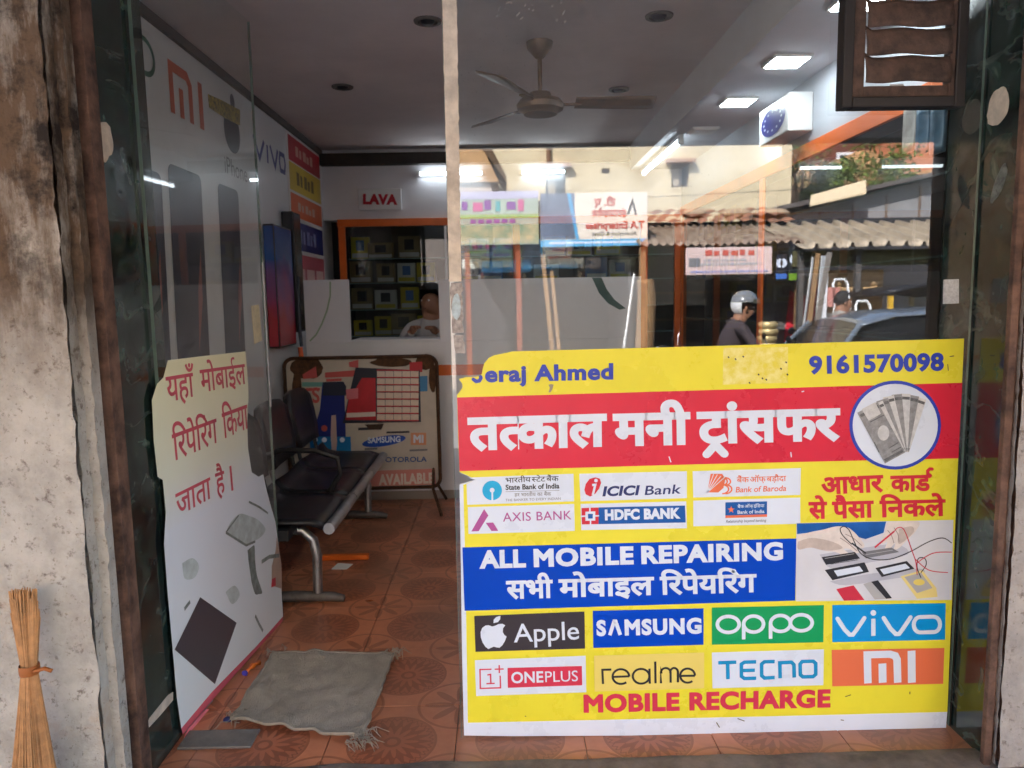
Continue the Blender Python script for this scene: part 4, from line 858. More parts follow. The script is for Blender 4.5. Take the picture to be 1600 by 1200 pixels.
for yy in (3.30, 4.60):
    MB().tube([(-.99, yy, .35), (-.93, yy, .345), (-.885, yy, .30), (-.87, yy, .22), (-.875, yy, .05)], .022, 10).build('leg', M_steel, bnch, smooth='auto')
    MB().tube([(-1.20, yy, .026), (-.98, yy, .032), (-.80, yy, .026), (-.755, yy, .016)], [.022, .026, .022, .016], 10).build('foot_bar', mat('foot_grey', S(112, 106, 104), .6, metal=.4, vary=(14, .4)), bnch, smooth='auto')
boxo('orange_stick', M_orange, (-.99, 3.84, .003), (-.74, 3.875, .03), bev=.004, label='short orange wooden stick on the floor under the bench', cat='stick')

# ---- old brand board leaning at the counter
BB = Plane((0, 4.80, 0), (1, 0, 0), (0, -.03, 1))
bb = thing('brand_board', 'rusty old phone brand board standing by the counter', 'board', (-.92, 4.8, 0))
def B(n, m, pts, off=.003): return patch(n, m, bb, BB, pts, off)
x0, z0 = BB.uv(456, 765); x1, z1 = BB.uv(682, 556)
rr = []
for (sx, sz) in ((1, -1), (1, 1), (-1, 1), (-1, -1)):
    for t in range(6):
        a = {(1, -1): -90, (1, 1): 0, (-1, 1): 90, (-1, -1): 180}[(sx, sz)]+18*t; r0 = .06
        rr.append(((x0+x1)/2+sx*((x1-x0)/2-r0)+r0*math.cos(R(a)), (z0+z1)/2+sz*((z1-z0)/2-r0)+r0*math.sin(R(a))))
M_bb = mat('board_print', S(202, 192, 178), .5, vary=(5, .12))
MB().prism([BB.w(a, b, .001) for a, b in rr], -BB.n*.02).build('sheet', M_bb, bb)
M_fr = mat('rust_frame', S(84, 56, 36), .8, metal=.2, vary=(20, .5), bump=(60, .4))
MB().tube([BB.w(a, b, .004) for a, b in rr+[rr[0]]], .012, 8).build('frame_tube', M_fr, bb, smooth='auto')
for pxa, fx_ in ((-1.30, -1.34), (-.47, -.41)):
    for yy in (4.62, 5.02): MB().tube([BB.w(pxa, .28, -.01), (pxa*.97+fx_*.03, (4.8+yy)/2, .16), (fx_, yy, .005)], .010, 8).build('leg', M_fr, bb, smooth='auto')
for k, b_ in enumerate((blob(480, 575, 26, 17, 26, 1), blob(664, 566, 15, 12, 22, 3), blob(612, 566, 34, 7, 26, 6), blob(464, 610, 8, 30, 20, 8), blob(676, 590, 6, 24, 18, 4))): B('rust_patch', mat('rust_bloom', S(92, 62, 38), .9, vary=(40, .5)), b_, .0022+k*.0003)
B('navy_panel', mat('bb_navy', S(30, 44, 130), .4, vary=(5, .2)), [(504, 598), (538, 597), (541, 700), (545, 735), (482, 735), (486, 690), (500, 640)]); B('blue_panel', mat('bb_blue', S(20, 120, 186), .4), [(484, 682), (548, 682), (549, 708), (545, 735), (486, 735)], .0036)
B('dark_screen', mat('bb_dark', S(34, 40, 62), .4), [(505, 597), (536, 596), (541, 603), (541, 618), (504, 618)], .0036)
pk = mat('bb_pink', S(206, 92, 88), .5)
B('teal_strip', mat('bb_teal', S(116, 176, 170), .5), [(472, 597), (505, 597), (504, 604), (472, 604)])
for q in ([(473, 585), (494, 572), (496, 590), (474, 592)], [(508, 582), (560, 578), (564, 588), (508, 590)], [(545, 566), (560, 562), (560, 575), (546, 573)]): B('red_print', pk, q, .0036)
letter('lettering', glyphs('TS', .03), pk, bb, BB, (473, 630), (500, 628), 22, .682, .0036)
for k in range(4): B('app_dot', C_white, ring(493+k*14, 687, 4, 4, 12), .0044)
B('print_dot', pk, ring(507, 669, 5, 5, 14), .0042)
B('torn_strip', mat('bb_scrape', S(206, 176, 170), .8), [(518, 649), (525, 648), (527, 690), (524, 724), (520, 724), (517, 680)], .0048)
MB().poly([BB.w(*BB.uv(600+34*math.cos(t), 689+8*math.sin(t)-5*math.cos(t)), .0036) for t in [2*math.pi*k/28 for k in range(28)]]).build('brand_oval', mat('bb_oval', S(20, 76, 178), .4), bb)
letter('lettering', glyphs('SAMSUNG', .035, 1.05), C_white, bb, BB, (575, 692), (626, 690), 8.5, .682, .0044)
B('orange_box', mat('bb_orange', S(222, 154, 116), .5), [(642, 676), (666, 676), (666, 695), (642, 695)], .0036); letter('lettering', glyphs('MI', .05), C_white, bb, BB, (646, 691), (662, 691), 11, .682, .0044)
letter('lettering', glyphs('MOTOROLA', .02, 1.05), mat('bb_ink', S(36, 84, 150), .5), bb, BB, (592, 722), (667, 721), 7.5, .682, .0036)
B('pink_band', mat('bb_band', S(214, 140, 130), .5), [(570, 736), (680, 732), (681, 757), (570, 760)], .0032); letter('lettering', glyphs('AVAILABLE', .05, 1.1), mat('bb_cream', S(226, 212, 200), .5), bb, BB, (592, 757), (678, 754), 15, .682, .0040)
for k, (x0_, y0_, x1_, y1_, c) in enumerate(((510, 592, 534, 596, pk), (474, 607, 500, 611, pk), (640, 566, 660, 582, mat('bb_red', S(190, 30, 44), .5)), (648, 588, 668, 612, mat('bb_sky', S(60, 130, 180), .5)), (560, 668, 590, 672, C_dk), (604, 674, 640, 677, C_dk), (474, 640, 484, 680, mat('bb_peach', S(220, 170, 150), .5)), (570, 700, 590, 703, C_grey), (640, 702, 668, 705, C_grey), (470, 740, 540, 752, mat('bb_peach', S(220, 170, 150))))): B('small_print', c, [(x0_, y0_), (x1_, y0_-1), (x1_, y1_-1), (x0_, y1_)], .0050+k*.0001)
B('torn_patch', mat('bb_torn', S(66, 50, 40), .9), [(570, 663), (600, 662), (596, 671), (578, 671)], .0062)
# calendar pinned to the board
ca = thing('calendar', 'red and white wall calendar pinned on the brand board', 'calendar', BB.w(*BB.uv(600, 658), .006))
K = lambda n, m, pts, off: patch(n, m, ca, BB, pts, off)
patch('sheet', mat('cal_dark', S(34, 36, 52), .5), ca, BB, [(556, 574), (656, 578), (658, 659), (536, 661), (545, 620)], .0085, .002)
K('red_page', mat('cal_red', S(196, 34, 48), .45, vary=(8, .2)), [(566, 590), (587, 590), (588, 656), (540, 656), (545, 625)], .0092)
K('pale_note', mat('cal_pale', S(222, 210, 200), .5), [(542, 645), (587, 643), (587, 650), (542, 652)], .0098); K('pink_note', mat('cal_pink', S(216, 120, 130), .5), [(541, 608), (560, 606), (560, 622), (542, 624)], .0098)
for rw in range(7):
    for cl in range(5): K('date_cell', mat('cal_cell', S(226, 206, 190), .5, vary=(30, .1)), [(589+cl*13.1+.4, 579.5+rw*11.2), (589+cl*13.1+12.9, 579.8+rw*11.2), (589+cl*13.1+12.9, 588.6+rw*11.2), (589+cl*13.1+.4, 588.4+rw*11.2)], .0098)
for rw in range(8): K('week_line', mat('cal_red', S(196, 34, 48)), [(589, 577+rw*11.2), (654.5, 577.4+rw*11.2), (654.5, 579.2+rw*11.2), (589, 578.9+rw*11.2)], .0094)

# ---- counter with high side panels
ct = thing('counter', 'white laminate counter with raised side panels and orange stripe', 'counter', (0, 5.05, 0))
MB().box((-1.335, 5.05, 0), (.95, 5.075, 1.10)).build('front_panel', M_white, ct, bev=.002)
MB().box((-1.335, 5.052, 1.1005), (-1.03, 5.075, 1.528)).build('side_panel', M_white, ct, bev=.002); MB().box((-.425, 5.052, 1.1005), (.95, 5.075, 1.515)).build('side_panel', M_white, ct, bev=.002)
MB().box((-1.03, 5.04, 1.1005), (-.425, 5.40, 1.118)).build('counter_top', M_white, ct, bev=.003)
MB().box((-1.335, 5.046, .865), (.95, 5.0495, .938)).build('orange_stripe', M_orange, ct)
MB().box((-1.335, 5.045, .0), (.95, 5.0495, .06)).build('skirting', mat('skirting', S(150, 140, 134), .6), ct)
CPn = Plane((0, 5.0455, 0), (1, 0, 0), (0, 0, 1)); CPn2 = Plane((0, 5.0515, 0), (1, 0, 0), (0, 0, 1))
strokes('green_arc', mat('arc_green', S(150, 176, 148), .5), ct, CPn2, [[(516, 440), (516, 462), (511, 485), (503, 506), (494, 523), (484, 533)]], 2.6, .001)
patch('green_arc', mat('arc_dark', S(44, 78, 72), .5), ct, CPn2, [(925, 434), (940, 434), (948, 452), (960, 468), (978, 482), (968, 484), (950, 474), (936, 458)], .001)
tag(MB().tube([CPn2.w(*CPn2.uv(x, y), .02+.02*k) for k, (x, y) in enumerate(((466, 432), (468, 470), (472, 515), (476, 540)))], .012, 8).build('dark_stick', mat('stick_navy', S(26, 34, 50), .4), smooth='auto'), 'thin dark stick leaning on the counter left end', 'stick')
tag(MB().tube([CPn2.w(*CPn2.uv(x, y), .10) for x, y in ((475, 541), (477, 556))], .016, 8).build('orange_bottle_cap', mat('cap_orange', S(226, 96, 34), .4), smooth='auto'), 'small orange cap at the foot of the dark stick', 'cap')

# ---- back cabinet: orange frame, shelves, boxes
bc = thing('back_cabinet', 'orange framed glass cabinet with shelves on the back wall', 'cabinet', (0, 6.2, .9))
MB().box((-1.33, 6.17, 1.985), (1.5, 6.199, 2.045)).build('frame_rail', M_orange, bc, bev=.003)
for x in (-1.325, .105, 1.16, 1.44): MB().box((x, 6.172, .90), (x+.055, 6.198, 1.984)).build('frame_post', M_orange, bc, bev=.003)
MB().box((-1.27, 6.47, .9), (1.5, 6.499, 2.04)).build('back_board', mat('cab_back', S(96, 92, 84), .7), bc)
M_shelf = mat('shelf_glass', S(150, 176, 170), .15, vary=(3, .15))
SHZ = [1.30, 1.52, 1.72]
for z in [1.08]+SHZ: MB().box((-1.26, 6.215, z), (1.49, 6.468, z+.008)).build('shelf', M_shelf, bc)
for x0_, x1_ in ((-1.268, .10), (.165, 1.155), (1.22, 1.437)):
    MB().poly([(x0_, 6.19, .92), (x1_, 6.19, .92), (x1_, 6.19, 1.983), (x0_, 6.19, 1.983)]).build('sliding_glass', M_cab, bc)
MB().box((-.46, 6.180, .92), (-.44, 6.196, 1.983)).build('door_edge', M_steel, bc)
bx_y = mat('box_yellow', S(206, 190, 50), .5, vary=(20, .15)); bx_w = mat('box_white', S(206, 206, 200), .5, vary=(20, .1)); bx_k = mat('box_print', S(34, 34, 38), .5); bx_b = mat('box_blue', S(60, 110, 170), .5); bx_g = mat('box_tan', S(150, 130, 90), .6, vary=(10, .3))
ORD = ('first', 'second', 'third', 'fourth', 'fifth', 'sixth', 'seventh', 'eighth', 'ninth', 'tenth', 'eleventh', 'twelfth', 'thirteenth', 'fourteenth')
rb = random.Random(3); BOXP = {}
def phone_box(x, y, z, w_, h_, body, mark, label, group, face='y'):
    t = thing('phone_box', label, 'box', (x, y, z), group)
    key = (round(w_, 3), round(h_, 3), body.name, mark.name, face)
    if key in BOXP:
        for c in BOXP[key]: n_ = c.copy(); COL.objects.link(n_); n_.parent = t
        return
    v = (lambda a, b, c: (x+a, y+b, z+c)) if face == 'y' else (lambda a, b, c: (x-b*0+b, y+a, z+c))
    def bb_(lo, hi): l, h = v(*lo), v(*hi); return tuple(min(p, q) for p, q in zip(l, h)), tuple(max(p, q) for p, q in zip(l, h))
    a = MB().box(*bb_((-w_/2, 0, 0), (w_/2, .06, h_))).build('carton', body, t, bev=.002)
    b = MB().box(*bb_((-w_*.22, -.0015, h_*.38), (w_*.22, -.0002, h_*.85))).build('printed_phone', mark, t)
    c = MB().box(*bb_((-w_*.45, -.0012, h_*.06), (w_*.45, -.0002, h_*.26))).build('printed_band', bx_w if body is not bx_w else bx_y, t)
    BOXP[key] = [a, b, c]
names = {bx_y.name: 'yellow', bx_w.name: 'white', bx_b.name: 'blue', bx_g.name: 'tan'}
for z, nm in ((1.728, 'top'), (1.528, 'second'), (1.308, 'third'), (1.088, 'lowest')):
    x = -1.17; cnt = 0
    while x < 1.40:
        w_ = rb.choice((.15, .18, .21)); h_ = rb.choice((.13, .16, .18)); bd_ = rb.choice((bx_y, bx_y, bx_w, bx_g, bx_b) if x > -.4 else (bx_y, bx_y, bx_w, bx_g))
        if not any(abs(x-p) < w_/2+.04 for p in (-.45, .13, 1.19, 1.45)) and rb.random() < .97:
            phone_box(x, 6.25+rb.choice((0, .02)), z+.0005, w_, h_, bd_, rb.choice((bx_k, bx_k, bx_b)), '%s phone carton, %s from the left on the %s shelf of the back cabinet' % (names[bd_.name], ORD[cnt], nm), 'cartons on the %s back shelf' % nm); cnt += 1
        x += w_+rb.uniform(.008, .03)
# brand sign over the cabinet
ls = thing('brand_sign', 'white sign with red letters above the back cabinet', 'sign', (-.97, 6.2, 2.13))
MB().box((-1.15, 6.165, 2.115), (-.80, 6.1995, 2.285)).build('panel', M_pl, ls, bev=.004)
LP = Plane((0, 6.164, 0), (1, 0, 0), (0, 0, 1)); letter('lettering', glyphs('LAVA', .06, 1.08), mat('lava_red', S(186, 20, 44), .4), ls, LP, (567, 318), (621, 319), 14, .682, .001)
MB().box((-1.44, 6.12, 2.47), (1.06, 6.198, 2.56)).build('wall_ledge', mat('ledge_dark', S(60, 54, 50), .8, vary=(6, .4)), kind='structure')
# right wall cabinet
rc_ = thing('side_cabinet', 'orange banded glass cabinet along the right wall', 'cabinet', (1.5, 4.3, .75))
MB().box((1.478, 2.42, 2.03), (1.4995, 6.165, 2.10)).build('orange_band', M_orange, rc_, bev=.003)
for y in (4.23, 6.08): MB().box((1.48, y, .76), (1.499, y+.06, 2.029)).build('frame_post', M_orange, rc_, bev=.003)
MB().box((1.765, 2.42, .76), (1.7795, 6.165, 2.09)).build('back_board', mat('cab_back', S(96, 92, 84)), rc_)
for z in (.9, 1.2, 1.5, 1.78): MB().box((1.51, 2.43, z), (1.764, 6.16, z+.008)).build('shelf', M_shelf, rc_)
for y0_, y1_ in ((2.515, 4.225), (4.295, 6.075)): MB().poly([(1.49, y0_, .77), (1.49, y1_, .77), (1.49, y1_, 2.028), (1.49, y0_, 2.028)]).build('sliding_glass', M_cab2, rc_)
for z, nm in ((1.788, 'top'), (1.508, 'second')):
    y = 4.45; cnt = 0
    while y < 6.0:
        w_ = rb.choice((.15, .18, .21)); h_ = rb.choice((.16, .18)); bd_ = rb.choice((bx_y, bx_w, bx_b, bx_g))
        if not any(abs(y-p) < w_/2+.05 for p in (4.26, 6.1)):
            phone_box(1.55, y, z+.0005, w_, h_, bd_, bx_k, '%s phone carton, %s from the pane on the %s shelf of the right cabinet' % (names[bd_.name], ORD[cnt], nm), 'cartons on the %s right wall shelf' % nm, 'x'); cnt += 1
        y += w_+rb.uniform(.03, .1)
# pouches hanging behind the pane, upper right
for k, (px, py, c) in enumerate(((1420, 196, S(176, 172, 166)), (1441, 198, S(64, 100, 124)), (1464, 196, S(76, 108, 128)))):
    y_ = (2.78, 2.66, 2.54)[k]; p = atx(px, py, 1.455)
    t = thing('hanging_pouch', ('grey', 'blue', 'teal')[k]+' phone pouch hanging on the right wall under the vent', 'pouch', (1.455, p.y, p.z))
    MB().grid(lambda u, v: Vector((1.455+.012*math.sin(math.pi*u)*math.sin(math.pi*v), p.y-.04+.08*u, p.z-.09+.16*v)), 6, 6).build('pouch', mat('pouch_%d' % k, c, .4, vary=(14, .3)), t, smooth=True).modifiers.new('s', 'SOLIDIFY').thickness = .01
    MB().tube([(1.455, p.y, p.z+.07), (1.46, p.y, p.z+.11), (1.476, p.y, p.z+.12)], .003, 6).build('hook', M_steel, t)

# ---- floor clutter
mtc = mat('mat_cloth', S(166, 156, 144), .95, vary=(14, .2), bump=(260, .8))
mt = thing('floor_mat', 'grey frayed cloth mat lying inside the doorway', 'mat', atz(490, 1090, 0))
cs_ = [atz(428, 1022, .006), atz(616, 1025, .006), atz(566, 1158, .006), atz(362, 1127, .006)]
def matf(u, v):
    p = (cs_[3]*(1-u)+cs_[2]*u)*(1-v)+(cs_[0]*(1-u)+cs_[1]*u)*v
    e = min(u, 1-u, v, 1-v); k = .012*noise.noise(Vector((u*9, v*9, 2)))*(1 if e < .03 else .2)
    return p+Vector((k, k*.8, .004+.013*abs(noise.noise(Vector((u*4, v*4, 0))))+.004*noise.noise(Vector((u*11, v*11, 4)))+(.012*max(0, noise.noise(Vector((u*7, v*7, 5)))) if e < .12 else 0)))
o = MB().grid(matf, 40, 40).build('cloth', mtc, mt, smooth=True); q = o.modifiers.new('s', 'SOLIDIFY'); q.thickness = .006; q.offset = 1
hem = MB(); hem.tube([matf(k/40, .004)+Vector((0, 0, .004)) for k in range(41)]+[matf(.996, k/40)+Vector((0, 0, .004)) for k in range(1, 41)]+[matf(1-k/40, .996)+Vector((0, 0, .004)) for k in range(1, 41)]+[matf(.004, 1-k/40)+Vector((0, 0, .004)) for k in range(1, 41)], .006, 6); hem.build('hem', mtc, mt, smooth=True)
rf = random.Random(9); mb = MB()
for (ux, vx, nfr, sp) in ((1, 0, 60, .06), (1, 1, 26, .05), (0, 0, 16, .035), (0, 1, 12, .03)):
    c = matf(ux, vx); dr_ = Vector((1 if ux else -1, .1 if vx else -.6, 0)).normalized()
    for k in range(nfr):
        a = c+Vector((rf.uniform(-.05, .02)*(1 if ux else -1), rf.uniform(-.03, .05)*(1 if not vx else -1), .006)); b = a+(dr_+Vector((rf.uniform(-.7, .7), rf.uniform(-.7, .7), 0)))*sp*rf.uniform(.3, .8)
        mb.tube([a, (a+b)/2+Vector((rf.uniform(-.01, .01), rf.uniform(-.01, .01), .012)), Vector((b.x, b.y, .006))], [.0015, .0013, .0007], 5)
mb.build('frayed_threads', mtc, mt, kind='stuff')
p = atz(350, 1158, .0); boxo('stone_slab', mat('grey_stone', S(118, 112, 108), .8, vary=(14, .25), bump=(50, .3)), (p.x-.13, p.y-.045, .0008), (p.x+.10, p.y+.05, .010), bev=.003, label='small grey stone piece on the threshold by the door hinge', cat='stone')
p = atz(535, 887, .0); MB().prism([p+Vector(q) for q in ((-.05, -.03, .003), (.03, -.035, .003), (.05, .03, .006), (-.03, .035, .012))], (0, 0, .002)).build('paper_scrap', mat('litter_white', S(226, 224, 222), .8), label='crumpled white paper scrap on the floor by the bench', cat='paper')
p = atz(395, 1046, 0); t = thing('sweet_wrapper', 'orange twisted sweet wrapper beside the door sticker', 'wrapper', p)
MB().tube([p+Vector((-.012, -.034, .006)), p+Vector((-.006, -.018, .012)), p+Vector((0, 0, .014)), p+Vector((.006, .018, .012)), p+Vector((.012, .036, .008))], [.010, .005, .012, .005, .011], 8).build('foil', mat('wrapper_orange', S(236, 120, 40), .35, vary=(80, .4)), t, smooth=True)
MB().tube([p+Vector((-.013, -.038, .008)), p+Vector((-.016, -.046, .008))], [.010, .012], 8).build('blue_end', mat('wrapper_blue', S(70, 70, 190), .4), t)
p = atz(356, 1128, 0); MB().ell(p+Vector((0, 0, .009)), .016, .013, .009, 12, 8).build('bottle_cap', mat('cap_blue', S(24, 34, 96), .4), smooth=True, label='tiny dark blue cap at the corner of the mat', cat='cap')

# ---- broom against the left wall
br = thing('broom', 'straw broom tied with a band leaning on the left wall', 'broom', aty(50, 1250, 1.74))
M_straw = mat('straw', S(186, 138, 92), .85, vary=(30, .3))
bt, bw_, bl = aty(38, 938, 1.79), aty(46, 1045, 1.775), aty(62, 1330, 1.73); mb = MB(); rf = random.Random(2)
for k in range(480):
    a = rf.uniform(0, 6.28); q = math.sqrt(rf.random()); r1, r2, r3 = .036*q, .019*q, .085*q
    f1 = Vector((math.cos(a)*r1, math.sin(a)*r1*.4, rf.uniform(-.05, .03))); f2 = Vector((math.cos(a)*r2, math.sin(a)*r2*.6, 0)); f3 = Vector((math.cos(a)*r3, math.sin(a)*r3*.3, rf.uniform(-.04, .04)))
    mb.tube([bt+f1, bw_+f2, bw_+(bl-bw_)*.5+f2*.4+f3*.5, bl+f3], [.0014, .0013, .0012, .0006], 4)
mb.build('bristles', M_straw, br, kind='stuff')
MB().lathe(bw_, [(.0225, -.012), (.0235, -.006), (.0235, .006), (.0225, .012)], 16).build('band', mat('band_brown', S(150, 84, 30), .6), br, smooth='auto')
MB().tube([bw_+Vector((.02, -.015, 0)), bw_+Vector((.045, -.012, .006)), bw_+Vector((.062, -.01, -.002))], .005, 6).build('band_tail', mat('band_brown', S(150, 84, 30)), br, smooth=True)

# ================================================================== PEOPLE (one continuous skinned body each)
def skinned(name, joints, bones, mats, parent, sub=2):
    """joints: {key: (pos, radius)}; bones: [(a, b, material index)]"""
    keys = list(joints); idx = {k: i for i, k in enumerate(keys)}; o0 = org(parent)
    me = bpy.data.meshes.new(name); me.from_pydata([tuple(Vector(joints[k][0])-o0) for k in keys], [(idx[a], idx[b]) for a, b, _ in bones], [])
    o = bpy.data.objects.new(name, me); COL.objects.link(o)
    o.modifiers.new('k', 'SKIN'); sv = me.skin_vertices[0].data if me.skin_vertices else None
    if sv is None:
        bm = bmesh.new(); bm.from_mesh(me); bm.verts.layers.skin.verify(); bm.to_mesh(me); bm.free(); sv = me.skin_vertices[0].data
    for k in keys: sv[idx[k]].radius = (joints[k][1],)*2; sv[idx[k]].use_root = False
    sv[0].use_root = True
    q = o.modifiers.new('s', 'SUBSURF'); q.levels = q.render_levels = sub
    m2 = bpy.data.meshes.new_from_object(o.evaluated_get(bpy.context.evaluated_depsgraph_get())); bpy.data.objects.remove(o)
    m2.materials.clear()
    for m in mats: m2.materials.append(m)
    J = [(Vector(joints[a][0])-o0, Vector(joints[b][0])-o0, mi, (joints[a][1]+joints[b][1])/2) for a, b, mi in bones]
    for p in m2.polygons:
        c = p.center; best = None
        for a, b, mi, r in J:
            ab = b-a; t = max(0, min(1, (c-a).dot(ab)/max(1e-9, ab.length_squared))); d = (c-a-ab*t).length-r
            if best is None or d < best[0]: best = (d, mi)
        p.material_index = best[1]; p.use_smooth = True
    n = bpy.data.objects.new(name, m2); COL.objects.link(n); n.parent = parent; return n
def hand(J, Bn, wrist, key, side, fwd, dn, mi, curl=1.0):
    f = Vector(fwd).normalized(); d = Vector(dn).normalized(); l = f.cross(d).normalized()*side; w0 = Vector(J[wrist][0])
    J[key+'palm'] = (w0+f*.06, .026); Bn.append((wrist, key+'palm', mi))
    for k, (off, ln) in enumerate(((-.030, .062), (-.010, .072), (.010, .068), (.030, .054))):
        a = w0+f*.085+l*off; J[key+'f%da' % k] = (a, .0105); J[key+'f%db' % k] = (a+f*ln*.5+d*.012*curl, .0095); J[key+'f%dc' % k] = (a+f*ln*.62+d*ln*.6*curl, .008)
        Bn += [(key+'palm', key+'f%da' % k, mi), (key+'f%da' % k, key+'f%db' % k, mi), (key+'f%db' % k, key+'f%dc' % k, mi)]
    J[key+'ta'] = (w0+f*.04-l*.035+d*.008, .011); J[key+'tb'] = (w0+f*.075-l*.045+d*.028*curl, .0095); Bn += [(key+'palm', key+'ta', mi), (key+'ta', key+'tb', mi)]
M_skin = mat('skin_brown', S(150, 104, 78), .55, vary=(20, .12)); M_hair = mat('hair_black', S(22, 19, 18), .6, bump=(200, .6))
def person(label, root, hip, chest, neck, head, face, limbs, mats, hair=True, group=None):
    """limbs: shoulders / elbows / wrists / knees / ankles / toes as (left, right)"""
    t = thing('person', label, 'person', root, group); H, Cc, Nk, Hd = map(Vector, (hip, chest, neck, head)); fc = Vector(face).normalized()
    J = {'hip': (H, .135), 'waist': (H.lerp(Cc, .45), .125), 'chest': (Cc, .145), 'uchest': (Cc.lerp(Nk, .55), .11), 'neck': (Nk, .058), 'skull': (Hd, .088), 'crown': (Hd+Vector((0, 0, .07))-fc*.012, .066), 'chin': (Hd+fc*.055-Vector((0, 0, .075)), .038), 'nose': (Hd+fc*.098-Vector((0, 0, .018)), .013)}
    Bn = [('hip', 'waist', 0), ('waist', 'chest', 0), ('chest', 'uchest', 0), ('uchest', 'neck', 2), ('neck', 'skull', 2), ('skull', 'crown', 2), ('skull', 'chin', 2), ('skull', 'nose', 2)]
    for i, s in enumerate('lr'):
        J['sh'+s] = (limbs['shoulder'][i], .062); J['el'+s] = (limbs['elbow'][i], .046); J['wr'+s] = (limbs['wrist'][i], .030)
        Bn += [('uchest', 'sh'+s, 0), ('sh'+s, 'el'+s, 0), ('el'+s, 'wr'+s, limbs.get('sleeve', 0))]
        w_ = Vector(limbs['wrist'][i]); hand(J, Bn, 'wr'+s, 'h'+s, (1, -1)[i], w_-Vector(limbs['elbow'][i]), (0, 0, -1), 2)
        J['th'+s] = (limbs['thigh'][i], .095); J['kn'+s] = (limbs['knee'][i], .062); J['an'+s] = (limbs['ankle'][i], .042); J['to'+s] = (limbs['toe'][i], .036)
        Bn += [('hip', 'th'+s, 1), ('th'+s, 'kn'+s, 1), ('kn'+s, 'an'+s, 1), ('an'+s, 'to'+s, 3)]
    skinned('body', J, Bn, mats, t)
    sd_ = Vector((-fc.y, fc.x, 0))
    for s in (-1, 1):
        MB().ell(Hd+fc*.080+sd_*s*.032+Vector((0, 0, .008)), .010, .010, .007, 10, 6).build('eye', mat('eye_white', S(220, 214, 206), .3), t, smooth=True)
        MB().ell(Hd+fc*.0885+sd_*s*.032+Vector((0, 0, .008)), .0045, .0045, .0045, 8, 6).build('pupil', M_hair, t, smooth=True)
        MB().ell(Hd-fc*.005+sd_*s*.087-Vector((0, 0, .008)), .016, .016, .030, 10, 8).build('ear', mats[2], t, smooth=True)
    MB().ell(Hd+fc*.083-Vector((0, 0, .05)), .012, .012, .006, 10, 6).build('mouth', mat('lips', S(120, 70, 60), .5), t, smooth=True)
    if hair:
        def hc(u, v):
            a = 2*math.pi*u; e = R(-20+110*v) if math.cos(a) < .35 else R(32+58*v); d = fc*math.cos(a)*math.cos(e)+sd_*math.sin(a)*math.cos(e)+Vector((0, 0, math.sin(e)))
            k = 1+.05*noise.noise(d*9); return Hd+Vector((0, 0, .028))-fc*.008+Vector((d.x*.103, d.y*.103, d.z*.113))*k
        MB().grid(hc, 28, 10).build('hair', M_hair, t, smooth=True)
    return t
tr_ = mat('trouser_dark', S(44, 46, 58), .8, vary=(12, .2)); sh_ = mat('shoe', S(40, 34, 30), .5)
# shopkeeper behind the counter
person('man in a white shirt sitting behind the counter beside the cabinet', (-.50, 5.72, 0), (-.50, 5.74, .72), (-.52, 5.68, 1.02), (-.52, 5.66, 1.26), (-.53, 5.63, 1.37), (-.5, -.85, 0),
       dict(shoulder=((-.70, 5.68, 1.17), (-.34, 5.68, 1.17)), elbow=((-.78, 5.55, .98), (-.30, 5.55, .98)), wrist=((-.66, 5.36, 1.14), (-.46, 5.36, 1.14)), thigh=((-.60, 5.66, .68), (-.40, 5.66, .68)), knee=((-.62, 5.34, .66), (-.38, 5.34, .66)), ankle=((-.62, 5.36, .28), (-.38, 5.36, .28)), toe=((-.62, 5.26, .24), (-.38, 5.26, .24))),
       [mat('shirt_white', S(206, 206, 208), .8, vary=(10, .12)), tr_, M_skin, sh_])
sl = thing('stool', 'dark stool under the seated shopkeeper', 'stool', (-.5, 5.74, 0))
MB().lathe((-.5, 5.74, .58), [(.001, .03), (.16, .03), (.17, .015), (.16, 0), (.001, 0)], 20).build('seat', M_black, sl, smooth='auto')
for a in (45, 135, 225, 315): MB().cyl((-.5+.12*math.cos(R(a)), 5.74+.12*math.sin(R(a)), .58), (-.5+.17*math.cos(R(a)), 5.74+.17*math.sin(R(a)), .0), .012, n=8).build('leg', M_steel, sl)

# ================================================================== ACROSS THE STREET (seen in the pane)
M_cream = mat('cream_limewash', S(218, 200, 164), .9, vary=(.9, .2), bump=(14, .4))
M_sheet = mat('grey_tin', S(176, 160, 138), .55, metal=.25, vary=(3, .3)); M_sheet2 = mat('dull_tin', S(140, 124, 108), .6, metal=.2, vary=(4, .45), col2=S(104, 76, 58))
M_wood = mat('weathered_wood', S(150, 116, 78), .85, vary=(9, .35), bump=(30, .4)); M_glassd = mat('dark_window_glass', S(60, 62, 66), .1)
def wall_holes(x0, x1, z0, z1, y, thick, holes):
    xs = sorted({x0, x1, *[h[0] for h in holes], *[h[1] for h in holes]}); zs = sorted({z0, z1, *[h[2] for h in holes], *[h[3] for h in holes]}); mb = MB()
    for i in range(len(xs)-1):
        for j in range(len(zs)-1):
            cx, cz = (xs[i]+xs[i+1])/2, (zs[j]+zs[j+1])/2
            if not any(h[0] < cx < h[1] and h[2] < cz < h[3] for h in holes): mb.add([(xs[i], y, zs[j]), (xs[i+1], y, zs[j]), (xs[i+1], y, zs[j+1]), (xs[i], y, zs[j+1])], [(0, 1, 2, 3)])
    for h in holes:
        a, b, c, d = h; mb.add([(a, y, c), (b, y, c), (b, y, d), (a, y, d), (a, y-thick, c), (b, y-thick, c), (b, y-thick, d), (a, y-thick, d)], [(0, 1, 5, 4), (1, 2, 6, 5), (2, 3, 7, 6), (3, 0, 4, 7)])
    return mb
D1 = 11; bl_, br_ = V(640, 300, D1).x, V(1236, 300, D1).x
